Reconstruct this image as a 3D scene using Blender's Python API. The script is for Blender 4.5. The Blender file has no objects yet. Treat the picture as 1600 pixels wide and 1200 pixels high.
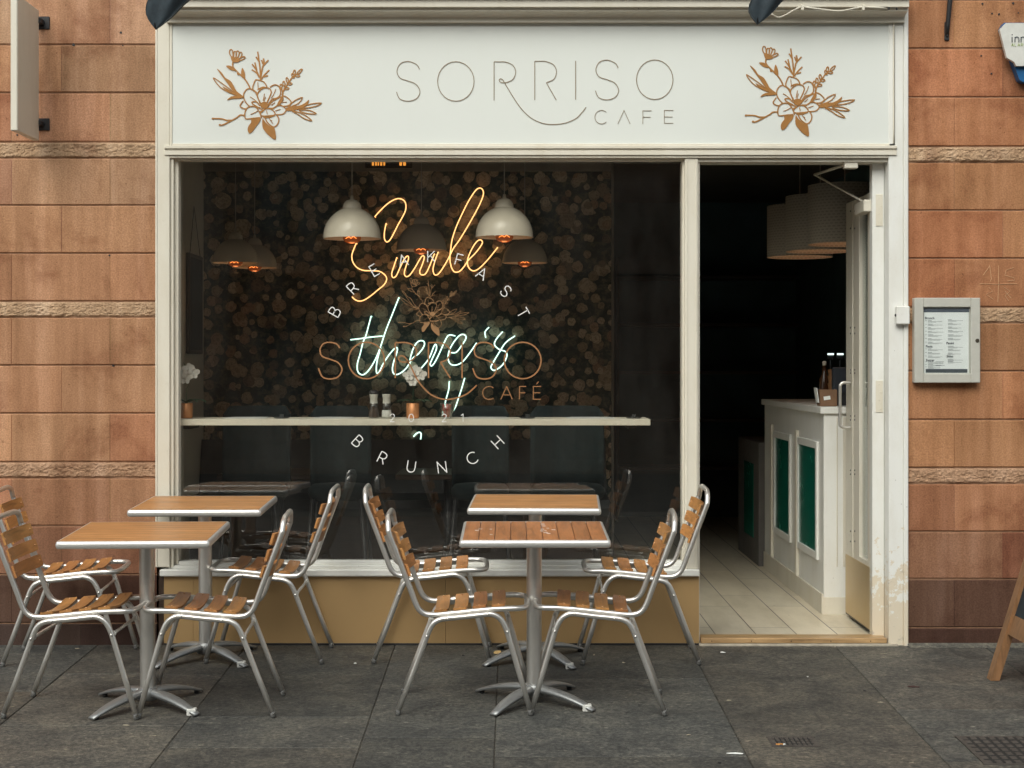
import bpy, math, random
from mathutils import Vector, Matrix, noise
random.seed(7)
D = bpy.data
sc = bpy.context.scene
COL = sc.collection
R = math.radians
# ------------------------------------------------------------------ camera, world, sun
F = 2500.0; CZ = 1.489; CY = -8.5; SL = 0.035       # focal in photo pixels, camera height and distance, pavement fall
cam_d = D.cameras.new('camera'); cam = D.objects.new('camera', cam_d); COL.objects.link(cam)
cam.location = (0, CY, CZ); cam.rotation_euler = (R(90), 0, 0)
cam_d.sensor_width = 36; cam_d.lens = 36*F/1600; cam_d.shift_y = -30/1600
cam_d.clip_start = 0.1; cam_d.clip_end = 500
sc.camera = cam
w = D.worlds.new('World'); sc.world = w; w.use_nodes = True
nt = w.node_tree
sky = nt.nodes.new('ShaderNodeTexSky'); sky.sky_type = 'NISHITA'; sky.sun_disc = False
sky.sun_elevation = R(44); sky.sun_rotation = R(200); sky.air_density = 1.0; sky.dust_density = 5.0; sky.ozone_density = 0.6
bg = nt.nodes['Background']; bg.inputs['Strength'].default_value = 0.148
hs = nt.nodes.new('ShaderNodeHueSaturation'); hs.inputs['Saturation'].default_value = .35      # thin overcast: little blue left
tn = nt.nodes.new('ShaderNodeMix'); tn.data_type = 'RGBA'; tn.blend_type = 'MULTIPLY'; tn.inputs[0].default_value = 1; tn.inputs[7].default_value = (.96, 1.0, .97, 1)
nt.links.new(sky.outputs[0], hs.inputs['Color']); nt.links.new(hs.outputs[0], tn.inputs[6]); nt.links.new(tn.outputs[2], bg.inputs[0])
sd = D.lights.new('sun', 'SUN'); so = D.objects.new('sun', sd); COL.objects.link(so)
sd.energy = .95; sd.angle = R(55); sd.color = (1.0, .985, .925)
so.rotation_euler = (R(90-44), 0, R(-16))
sc.view_settings.view_transform = 'Standard'; sc.view_settings.look = 'None'
sc.view_settings.exposure = 0.20; sc.view_settings.gamma = 1

# ------------------------------------------------------------------ helpers
def P(px, py, Y=0.0):
    s = F/(Y-CY)
    return Vector(((px-800)/s, Y, CZ-(py-570)/s))
def GZ(y): return SL*y
def zdep(py): return (CZ + SL*8.5)/((py-570)/F + SL)          # depth of the pavement point seen at row py
def GP(px, py):
    Z = zdep(py); return Vector(((px-800)*Z/F, Z+CY, GZ(Z+CY)))

class MB:
    def __init__(s): s.v = []; s.f = []; s.c = []; s.sm = []; s.col = None
    def add(s, vs, fs, smooth=False, col=None):
        o = len(s.v); s.v += [tuple(v) for v in vs]
        for f in fs: s.f.append([i+o for i in f]); s.sm.append(smooth); s.c.append(col or s.col or (1, 1, 1))
    def box(s, a, b, col=None, bev=0.0):
        x0, x1 = sorted((a[0], b[0])); y0, y1 = sorted((a[1], b[1])); z0, z1 = sorted((a[2], b[2]))
        if bev <= 0:
            s.add([(x0,y0,z0),(x1,y0,z0),(x1,y1,z0),(x0,y1,z0),(x0,y0,z1),(x1,y0,z1),(x1,y1,z1),(x0,y1,z1)],
                  [(3,2,1,0),(4,5,6,7),(0,1,5,4),(1,2,6,5),(2,3,7,6),(3,0,4,7)], col=col); return
        b = min(bev, (x1-x0)*.45, (y1-y0)*.45, (z1-z0)*.45)
        X = (x0, x1); Y = (y0, y1); Z = (z0, z1); sg = (b, -b)
        vs = []; idx = {}
        for i in (0,1):
            for j in (0,1):
                for k in (0,1):
                    for ax in range(3):
                        p = [X[i]+sg[i], Y[j]+sg[j], Z[k]+sg[k]]
                        p[ax] = (X[i], Y[j], Z[k])[ax]
                        idx[(i,j,k,ax)] = len(vs); vs.append(p)
        fs = []
        for ax in range(3):
            o1, o2 = [a for a in range(3) if a != ax]
            for e in (0,1):
                q = []
                for (p1, p2) in ((0,0),(1,0),(1,1),(0,1)):
                    k = [0,0,0]; k[ax] = e; k[o1] = p1; k[o2] = p2; q.append(idx[(*k, ax)])
                flip = (e == 0) != (ax == 1)
                fs.append(q[::-1] if flip else q)
        for ax in range(3):                      # edges along ax
            o1, o2 = [a for a in range(3) if a != ax]
            for p1 in (0,1):
                for p2 in (0,1):
                    def K(e, a): k = [0,0,0]; k[ax] = e; k[o1] = p1; k[o2] = p2; return idx[(*k, a)]
                    fs.append([K(0,o1), K(1,o1), K(1,o2), K(0,o2)])
        for i in (0,1):
            for j in (0,1):
                for k in (0,1): fs.append([idx[(i,j,k,0)], idx[(i,j,k,1)], idx[(i,j,k,2)]])
        s.add(vs, fs, col=col)
    def tube(s, pts, r, n=10, closed=False, caps=True, col=None):
        pts = [Vector(p) for p in pts]; N = len(pts); rr = r if isinstance(r, (list, tuple)) else [r]*N
        t0 = (pts[1]-pts[0]).normalized()
        up = Vector((0,0,1)) if abs(t0.z) < .9 else Vector((0,1,0))
        u = t0.cross(up).normalized(); vs = []
        for i, p in enumerate(pts):
            if closed: t = (pts[(i+1) % N]-pts[i-1])
            else: t = pts[min(i+1, N-1)]-pts[max(i-1, 0)]
            t = t.normalized() if t.length > 1e-9 else t0
            u = (u - t*u.dot(t)); u = u.normalized() if u.length > 1e-6 else t.orthogonal().normalized()
            v = t.cross(u)
            for k in range(n):
                a = 2*math.pi*k/n; vs.append(p + (u*math.cos(a)+v*math.sin(a))*rr[i])
        fs = []
        for i in range(N if closed else N-1):
            a = i*n; b = ((i+1) % N)*n
            for k in range(n): k2 = (k+1) % n; fs.append((a+k, a+k2, b+k2, b+k))
        s.add(vs, fs, True, col)
        if caps and not closed:
            o = len(s.v)-len(vs)
            s.f.append([o+k for k in range(n)][::-1]); s.sm.append(False); s.c.append(col or s.col or (1,1,1))
            s.f.append([o+(N-1)*n+k for k in range(n)]); s.sm.append(False); s.c.append(col or s.col or (1,1,1))
    def lathe(s, prof, c=(0,0,0), n=28, col=None, sx=1, sy=1):
        vs = []; fs = []
        for r, z in prof:
            for k in range(n):
                a = 2*math.pi*k/n; vs.append((c[0]+r*sx*math.cos(a), c[1]+r*sy*math.sin(a), c[2]+z))
        for i in range(len(prof)-1):
            for k in range(n):
                k2 = (k+1) % n; fs.append((i*n+k, i*n+k2, (i+1)*n+k2, (i+1)*n+k))
        s.add(vs, fs, True, col)
    def ball(s, c, r, n=10, col=None, sz=1):
        s.lathe([(r*math.sin(math.pi*i/6)+1e-5, -r*sz*math.cos(math.pi*i/6)) for i in range(7)], c, n, col)
    def prism(s, poly, y0, y1, col=None):        # poly [(x,z)] extruded along y
        a = sum(poly[i][0]*poly[(i+1) % len(poly)][1]-poly[(i+1) % len(poly)][0]*poly[i][1] for i in range(len(poly)))
        if a < 0: poly = poly[::-1]
        n = len(poly)
        vs = [(x, y0, z) for x, z in poly]+[(x, y1, z) for x, z in poly]
        fs = [list(range(n)), list(range(n, 2*n))[::-1]]
        for i in range(n): j = (i+1) % n; fs.append((i, i+n, j+n, j))
        s.add(vs, fs, col=col)
    def ribbon(s, pts, wd, y0, y1, col=None, closed=False):      # pts [(x,z)]
        N = len(pts)
        if N < 2: return
        vs = []
        for i in range(N):
            if closed: a, b = pts[i-1], pts[(i+1) % N]
            else: a, b = pts[max(i-1, 0)], pts[min(i+1, N-1)]
            dx, dz = b[0]-a[0], b[1]-a[1]; L = math.hypot(dx, dz) or 1; nx, nz = -dz/L*wd/2, dx/L*wd/2
            x, z = pts[i]
            vs += [(x+nx, y0, z+nz), (x-nx, y0, z-nz), (x-nx, y1, z-nz), (x+nx, y1, z+nz)]
        fs = []
        for i in range(N if closed else N-1):
            a = 4*i; b = 4*((i+1) % N)
            for k in range(4): k2 = (k+1) % 4; fs.append((a+k, b+k, b+k2, a+k2))
        if not closed: fs += [(0,1,2,3), (4*N-1, 4*N-2, 4*N-3, 4*N-4)]
        s.add(vs, fs, col=col)
    def build(s, name, mat, parent=None, M=None, **pr):
        me = D.meshes.new(name); me.from_pydata(s.v, [], s.f)
        me.polygons.foreach_set('use_smooth', s.sm)
        ca = me.attributes.new('col', 'FLOAT_COLOR', 'CORNER')
        buf = []
        for f, c in zip(s.f, s.c): buf += [c[0], c[1], c[2], 1.0]*len(f)
        ca.data.foreach_set('color', buf)
        me.update()
        if M is not None: me.transform(M)
        me.materials.append(mat)
        o = D.objects.new(name, me); COL.objects.link(o)
        if parent: o.parent = parent
        tag(o, **pr); return o

def tag(o, label=None, cat=None, group=None, kind=None):
    if label: o['label'] = label
    if cat: o['category'] = cat
    if group: o['group'] = group
    if kind: o['kind'] = kind
    return o
def empty(name, loc=(0,0,0), label=None, cat=None, group=None, M=None):
    o = D.objects.new(name, None); o.empty_display_size = .1; COL.objects.link(o)
    if M is not None: o.matrix_world = M
    else: o.location = loc
    return tag(o, label, cat, group)
def smooth(pts, k=6, closed=False):
    pts = [Vector(p) for p in pts]; N = len(pts); out = []
    for i in range(N if closed else N-1):
        if closed: p0, p1, p2, p3 = pts[i-1], pts[i], pts[(i+1) % N], pts[(i+2) % N]
        else: p0, p1, p2, p3 = pts[max(i-1,0)], pts[i], pts[i+1], pts[min(i+2, N-1)]
        for j in range(k):
            t = j/k
            out.append(.5*((2*p1)+(p2-p0)*t+(2*p0-5*p1+4*p2-p3)*t*t+(3*p1-3*p2+p3-p0)*t**3))
    if not closed: out.append(pts[-1])
    return out

# ------------------------------------------------------------------ materials
class NM:
    def __init__(s, name):
        s.m = D.materials.new(name); s.m.use_nodes = True; s.t = s.m.node_tree
        s.b = s.t.nodes['Principled BSDF']; s.out = s.t.nodes['Material Output']
        s.tc = s.t.nodes.new('ShaderNodeTexCoord')
    def n(s, ty, **kw):
        x = s.t.nodes.new(ty)
        for k, v in kw.items():
            if k.startswith('_'): setattr(x, k[1:], v)
            else: x.inputs[k.replace('__', ' ')].default_value = v
        return x
    def l(s, a, b): s.t.links.new(a, b)
    def map(s, scale=(1,1,1), src='Object', rot=(0,0,0)):
        mp = s.n('ShaderNodeMapping'); mp.inputs['Scale'].default_value = scale; mp.inputs['Rotation'].default_value = rot
        s.l(s.tc.outputs[src], mp.inputs['Vector']); return mp.outputs[0]
    def noise(s, sc_, det=4, rough=.6, vec=None, dist=0):
        x = s.n('ShaderNodeTexNoise', Scale=sc_, Detail=det, Roughness=rough, Distortion=dist)
        s.l(vec if vec is not None else s.tc.outputs['Object'], x.inputs['Vector']); return x.outputs['Fac']
    def ramp(s, fac, stops):
        x = s.n('ShaderNodeValToRGB'); cr = x.color_ramp
        while len(cr.elements) < len(stops): cr.elements.new(.5)
        for e, (p, c) in zip(cr.elements, stops):
            e.position = p; e.color = (*c, 1) if len(c) == 3 else c
        s.l(fac, x.inputs[0]); return x.outputs[0]
    def mix(s, a, b, fac, mode='MIX'):
        x = s.n('ShaderNodeMix', _data_type='RGBA', _blend_type=mode)
        for i, v in ((6, a), (7, b)):
            if isinstance(v, tuple): x.inputs[i].default_value = (*v, 1)
            else: s.l(v, x.inputs[i])
        if isinstance(fac, (int, float)): x.inputs[0].default_value = fac
        else: s.l(fac, x.inputs[0])
        return x.outputs[2]
    def math(s, op, a, b=0.0):
        x = s.n('ShaderNodeMath', _operation=op)
        for i, v in ((0, a), (1, b)):
            if isinstance(v, (int, float)): x.inputs[i].default_value = v
            else: s.l(v, x.inputs[i])
        return x.outputs[0]
    def bump(s, h, strength=.3, dist=.01, prev=None):
        x = s.n('ShaderNodeBump', Strength=strength, Distance=dist); s.l(h, x.inputs['Height'])
        if prev is not None: s.l(prev, x.inputs['Normal'])
        return x.outputs[0]
    def set(s, **kw):
        for k, v in kw.items():
            i = s.b.inputs[k.replace('__', ' ')]
            if isinstance(v, tuple): i.default_value = (*v, 1) if len(v) == 3 else v
            elif isinstance(v, (int, float)): i.default_value = v
            else: s.l(v, i)
        return s
    def att(s):
        x = s.n('ShaderNodeAttribute'); x.attribute_name = 'col'; return x.outputs['Color']

def plain(name, c, rough=.5, metal=0, var=.12, sc_=12, bump=0.0, **kw):
    m = NM(name); f = m.noise(sc_, 5, .6)
    lo = tuple(x*(1-var) for x in c); hi = tuple(min(1, x*(1+var)) for x in c)
    m.set(Base__Color=m.ramp(f, [(.3, lo), (.7, hi)]), Metallic=metal)
    m.set(Roughness=m.math('ADD', m.math('MULTIPLY', m.noise(sc_*2.3, 3), .15), rough-.075))
    if bump: m.set(Normal=m.bump(m.noise(sc_*6, 4), bump, .003))
    if kw: m.set(**kw)
    return m.m

def stone_mat():
    m = NM('sandstone')
    v = m.map((1, 1, .10))
    st = m.ramp(m.noise(9, 5, .62, v), [(.34, (.74,.72,.70)), (.5, (1,1,1)), (.68, (1.30,1.40,1.55))])
    st2 = m.ramp(m.noise(3.1, 4, .6, m.map((1,1,.22))), [(.35, (.74,.70,.68)), (.52, (1,1,1)), (.75, (1.13,1.13,1.16))])
    blot = m.ramp(m.noise(2.6, 6, .65, dist=.4), [(.36, (.66,.57,.54)), (.48, (1,1,1)), (.66, (1.12,1.15,1.18))])
    gr = m.ramp(m.noise(120, 4, .75), [(.40, (.80,.79,.78)), (.60, (1.16,1.16,1.16))])
    c = m.mix(m.att(), st, .75, 'MULTIPLY'); c = m.mix(c, st2, .7, 'MULTIPLY'); c = m.mix(c, blot, .8, 'MULTIPLY'); c = m.mix(c, gr, .95, 'MULTIPLY')
    pits = m.ramp(m.noise(46, 2, .5), [(.27, (.45,.4,.38)), (.31, (1,1,1))])
    c = m.mix(c, pits, .7, 'MULTIPLY')
    n1 = m.bump(m.noise(24, 5, .6), .25, .004); n2 = m.bump(m.noise(220, 3, .7), .25, .0012, n1)
    m.set(Base__Color=c, Roughness=.9, Normal=n2, Specular__IOR__Level=.25); return m.m

def paint_mat(name, c, dirt=.5, chips=0.0, rough=.45, spots=True):
    m = NM(name)
    d = m.ramp(m.noise(5, 6, .7, m.map((1,1,.35))), [(.3, (.80,.76,.68)), (.55, (1,1,1))])
    d2 = m.ramp(m.noise(38, 4, .7), [(.28, (.82,.8,.76)), (.4, (1,1,1))])
    col = m.mix(c, d, dirt, 'MULTIPLY'); col = m.mix(col, d2, dirt*.7, 'MULTIPLY')
    sp = m.ramp(m.noise(70, 1, .4), [(.165, (.25,.22,.2)), (.185, (1,1,1))])
    if spots: col = m.mix(col, sp, .8, 'MULTIPLY')
    if chips:
        sx = m.n('ShaderNodeSeparateXYZ'); m.l(m.tc.outputs['Object'], sx.inputs[0])
        k = m.ramp(m.math('ADD', m.noise(14, 6, .75), m.math('MULTIPLY', sx.outputs['Z'], -.55)), [(.30, (0,0,0)), (.33, (1,1,1))])
        k2 = m.ramp(m.noise(11, 6, .7), [(.60, (.68,.60,.47)), (.68, (.45,.40,.33))])
        col = m.mix(col, k2, m.math('MULTIPLY', k, chips))
        m.set(Normal=m.bump(k, -.3, .003))
    else: m.set(Normal=m.bump(m.noise(60, 4), .08, .002))
    m.set(Base__Color=col, Roughness=rough); return m.m

def pave_mat():
    m = NM('flagstone')
    b = m.ramp(m.noise(3.3, 8, .72, dist=.5), [(.38, (.66,.68,.71)), (.5, (1,1,1)), (.63, (1.38,1.34,1.26))])
    g = m.ramp(m.noise(48, 6, .85), [(.42, (.50,.51,.53)), (.5, (1,1,1)), (.58, (1.7,1.66,1.56))])
    sp = m.ramp(m.noise(60, 2, .5, m.map((.45,1,1))), [(.66, (1,1,1)), (.71, (2.6,2.5,2.3))])
    c = m.mix(m.att(), b, .9, 'MULTIPLY'); c = m.mix(c, g, .85, 'MULTIPLY'); c = m.mix(c, sp, .75, 'MULTIPLY')
    n1 = m.bump(m.noise(7, 6, .65), .5, .012); n2 = m.bump(m.noise(60, 6, .8), .8, .006, n1)
    m.set(Base__Color=c, Roughness=m.ramp(m.noise(4, 5), [(.3, (.5,.5,.5)), (.7, (.8,.8,.8))]), Normal=n2, Specular__IOR__Level=.4); return m.m

def wood_mat(name, c, axis=0, dark=.6, rough=.42):
    m = NM(name); s = [26, 26, 26]; s[axis] = 2.2
    f = m.noise(1.6, 6, .65, m.map(tuple(s)), .8)
    base = m.ramp(f, [(.28, tuple(x*dark for x in c)), (.5, c), (.75, tuple(min(1, x*1.3) for x in c))])
    f2 = m.ramp(m.noise(7, 4, .6), [(.3, (.8,.76,.7)), (.6, (1.05,1.05,1.05))])
    wear = m.ramp(m.noise(60, 2, .5), [(.72, (1,1,1)), (.78, (1.5,1.5,1.5))])
    c2 = m.mix(m.mix(m.mix(base, f2, .8, 'MULTIPLY'), m.att(), 1, 'MULTIPLY'), wear, .6, 'MULTIPLY')
    m.set(Base__Color=c2, Roughness=rough, Normal=m.bump(f, .12, .002), Coat__Weight=.15, Coat__Roughness=.3); return m.m

def glass_mat(name, tint=(1,1,1), dirt=.0, boost=1.0):
    m = NM(name); t = m.t; t.nodes.remove(m.b)
    lw = m.n('ShaderNodeLayerWeight', Blend=.5)
    p = m.math('POWER', lw.outputs['Facing'], 5.0)
    fr = m.math('ADD', m.math('MULTIPLY', p, .95), .062*boost)
    tr = m.n('ShaderNodeBsdfTransparent'); tr.inputs[0].default_value = (*tint, 1)
    gl = m.n('ShaderNodeBsdfGlossy', Roughness=.0)
    mx = m.n('ShaderNodeMixShader'); m.l(fr, mx.inputs[0]); m.l(tr.outputs[0], mx.inputs[1]); m.l(gl.outputs[0], mx.inputs[2])
    o = mx.outputs[0]
    if dirt:
        df = m.n('ShaderNodeBsdfDiffuse'); df.inputs[0].default_value = (.6,.6,.56,1)
        m2 = m.n('ShaderNodeMixShader'); fac = m.math('MULTIPLY', m.ramp(m.noise(3, 6, .7, m.map((1,1,.3))), [(.35, (0,0,0)), (.8, (1,1,1))]), dirt)
        m.l(fac, m2.inputs[0]); m.l(o, m2.inputs[1]); m.l(df.outputs[0], m2.inputs[2]); o = m2.outputs[0]
    m.l(o, m.out.inputs[0]); return m.m

def emit_mat(name, c, s):
    m = NM(name); m.set(Base__Color=c, Emission__Color=c, Emission__Strength=s); return m.m

def wallpaper_mat():
    m = NM('rose_wallpaper')
    sx = m.n('ShaderNodeSeparateXYZ'); m.l(m.tc.outputs['Object'], sx.inputs[0]); cb = m.n('ShaderNodeCombineXYZ'); m.l(sx.outputs['X'], cb.inputs[0]); m.l(sx.outputs['Z'], cb.inputs[1]); mp = cb.outputs[0]
    col = None
    for i, (scl, off) in enumerate(((6.4, 0), (8.2, 3.7), (10.5, 8.1))):
        v = m.n('ShaderNodeTexVoronoi', Scale=scl, Randomness=.95); v.feature = 'F1'; v.voronoi_dimensions = '2D'
        mm = m.n('ShaderNodeMapping'); mm.inputs['Location'].default_value = (off, off*1.7, 0); m.l(mp, mm.inputs['Vector'])
        wob = m.n('ShaderNodeTexNoise', Scale=26.0, Detail=3.0)
        m.l(mm.outputs[0], wob.inputs['Vector'])
        va = m.n('ShaderNodeVectorMath', _operation='MULTIPLY_ADD'); va.inputs[1].default_value = (.028,)*3
        m.l(wob.outputs['Color'], va.inputs[0]); m.l(mm.outputs[0], va.inputs[2]); m.l(va.outputs[0], v.inputs['Vector'])
        sep = m.n('ShaderNodeSeparateColor'); m.l(v.outputs['Color'], sep.inputs[0])
        rad = m.math('ADD', m.math('MULTIPLY', sep.outputs['Red'], .22), .20)
        ins = m.math('MULTIPLY', m.math('LESS_THAN', v.outputs['Distance'], rad), m.math('GREATER_THAN', sep.outputs['Green'], (.2,.4,.55)[i]))
        pet = m.math('SINE', m.math('ADD', m.math('MULTIPLY', v.outputs['Distance'], 22), m.math('MULTIPLY', m.noise(30, 4), 22)))
        tone = m.ramp(sep.outputs['Blue'], [(0, (.20,.14,.10)), (.35, (.50,.40,.28)), (.7, (.74,.62,.46)), (1, (.44,.27,.17))])
        tone = m.mix(tone, m.ramp(m.math('ADD', m.math('MULTIPLY', pet, .5), .5), [(0, (.45,.42,.42)), (.6, (1,1,1))]), .75, 'MULTIPLY')
        if col is None:
            bgc = m.ramp(m.noise(16, 6, .7, mp), [(.38, (.010,.024,.026)), (.50, (.03,.055,.048)), (.58, (.13,.13,.09)), (.68, (.22,.18,.12))])
            col = m.mix(bgc, tone, m.math('MULTIPLY', ins, .9))
        else: col = m.mix(col, tone, m.math('MULTIPLY', ins, .85))
    m.set(Base__Color=col, Roughness=.7); return m.m

def tile_mat():
    m = NM('floor_boards')
    mp = m.map((1,1,1), rot=(0,0,R(90)))
    br = m.n('ShaderNodeTexBrick'); m.l(mp, br.inputs['Vector'])
    br.inputs['Scale'].default_value = 1; br.inputs['Brick Width'].default_value = 1.25; br.inputs['Row Height'].default_value = .222
    br.inputs['Mortar Size'].default_value = .003; br.inputs['Color1'].default_value = (.72,.64,.49,1); br.inputs['Color2'].default_value = (.62,.56,.44,1)
    br.inputs['Mortar'].default_value = (.09,.075,.06,1); br.offset = .37
    d = m.ramp(m.noise(5, 6, .7, m.map((1,.25,1))), [(.33, (.72,.7,.66)), (.6, (1,1,1))])
    sc2 = m.ramp(m.noise(30, 3, .5, m.map((1,.4,1))), [(.22, (.35,.32,.3)), (.27, (1,1,1))])
    c = m.mix(m.mix(br.outputs['Color'], d, .7, 'MULTIPLY'), sc2, .7, 'MULTIPLY')
    m.set(Base__Color=c, Roughness=.38, Normal=m.bump(br.outputs['Fac'], -.4, .003)); return m.m

def alu_mat(name, c=(.78,.77,.75), rough=.19, metal=1.0):
    m = NM(name)
    f = m.noise(25, 4, .6)
    m.set(Base__Color=m.ramp(f, [(.3, tuple(x*.95 for x in c)), (.6, c)]), Metallic=metal,
          Roughness=m.ramp(m.noise(45, 4, .7), [(.3, (rough*.92,)*3), (.7, (rough*1.1,)*3)]))
    return m.m

STONE = stone_mat(); CREAM = paint_mat('cream_gloss_paint', (.70,.66,.56), .45); WHITE = paint_mat('white_gloss_paint', (.78,.78,.74), .35)
PEEL = paint_mat('peeling_white_paint', (.78,.78,.74), .4, 1.0)
FASC = paint_mat('fascia_white', (.71,.735,.695), .05, spots=False); PAVE = pave_mat()
TEAK = wood_mat('teak_slat', (.43,.205,.070), 1); TOPX = wood_mat('teak_top_across', (.48,.235,.085), 0); TOPY = wood_mat('teak_top_deep', (.43,.18,.065), 1)
PINE = wood_mat('pine_frame', (.27,.14,.065), 2); STRIP = wood_mat('oak_strip', (.42,.27,.13), 0)
ALU = alu_mat('polished_aluminium', (.78,.76,.72), .32, .85); RIM = alu_mat('brushed_aluminium_rim', (.74,.73,.70), .34, .6)
CASTALU = alu_mat('cast_aluminium', (.33,.34,.34), .45, .7)
BRASS = plain('bronze_laminate', (.50,.325,.15), .34, .35, .05, 1.2); KICK = plain('brass_kick_plate', (.58,.42,.20), .34, .6, .06, 1.5)
GLASS = glass_mat('shop_glass', (.975,.975,.955), .014, 1.1); DGLASS = glass_mat('door_glass', (.9,.94,.93), .06, 1.0); TUMBLER = glass_mat('tumbler_glass', (.95,.97,.97), 0, 1.6)
GOLD = plain('gold_vinyl', (.40,.185,.05), .4, .25, .08, 30); TAUPE = plain('taupe_vinyl', (.26,.20,.13), .45, 0, .05, 30); VGOLD = plain('copper_vinyl', (.33,.155,.06), .5, 0, .06, 30)
VWHITE = plain('white_vinyl', (.80,.80,.78), .5, 0, .04, 30)
NAVY = plain('navy_canvas', (.022,.035,.045), .75, 0, .25, 40, .3); BLACK = plain('black_iron', (.02,.02,.022), .45, 0, .2, 20)
GREY = plain('grey_plastic', (.10,.10,.095), .6, 0); OFFW = plain('white_plastic', (.62,.62,.58), .4, 0)
MORTAR = plain('lime_mortar', (.30,.17,.10), .95, 0, .25, 25, .4)
def neon_mat(name, core, edge, s_):
    m = NM(name); lw = m.n('ShaderNodeLayerWeight', Blend=.5)
    c = m.ramp(lw.outputs['Facing'], [(.25, core), (.75, edge)])
    m.set(Base__Color=(.5,.5,.5), Emission__Color=c, Emission__Strength=s_); return m.m
NEON_OC = neon_mat('amber_neon', (1.0,.60,.24), (1.0,.26,.03), 1.9); NEON_W = neon_mat('ice_neon', (.78,1.0,.92), (.05,.55,.42), 1.9); BULB = emit_mat('bulb_filament', (1.0,.30,.06), 3.2)
BULBG = NM('amber_bulb_glass').set(Base__Color=(.55,.16,.04), Roughness=.1, Emission__Color=(1.0,.22,.04), Emission__Strength=.05).m
WALLP = wallpaper_mat(); TILE = tile_mat()
PLASTER = plain('white_plaster', (.62,.59,.52), .8, 0, .06, 4, .1); DARKW = plain('dark_wall', (.11,.19,.21), .8, 0, .2, 3)
CEIL = plain('grey_ceiling', (.14,.135,.12), .9, 0, .1, 3)
TEAL = plain('teal_velvet', (.006,.014,.0155), .9, 0, .25, 14, .2); DTEAL = plain('dark_leatherette', (.018,.024,.026), .5, 0, .3, 8)
DKWOOD = wood_mat('dark_wood', (.045,.026,.017), 0)
ENAMEL = plain('white_enamel', (.70,.635,.53), .22, 0, .04, 6); COPPER = plain('copper_pot', (.62,.27,.11), .4, .4, .15, 14)
GREENP = plain('green_glass_panel', (.004,.135,.09), .25, 0, .15, 2); LEAF = plain('leaf_green', (.03,.085,.04), .4, 0, .3, 20)
PETAL = plain('orchid_white', (.75,.73,.68), .6, 0, .06, 60); BLUE = plain('blue_plastic', (.01,.10,.26), .35, 0, .1, 10)
CASE = plain('silver_case', (.56,.55,.49), .4, .2, .04, 30); PAPER = plain('menu_paper', (.82,.84,.81), .8, 0, .04, 8); INK = plain('grey_ink', (.16,.17,.18), .8); DINK = plain('dark_ink', (.06,.07,.08), .8)
SLATE = plain('chalkboard', (.015,.026,.035), .6, 0, .3, 10)

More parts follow.
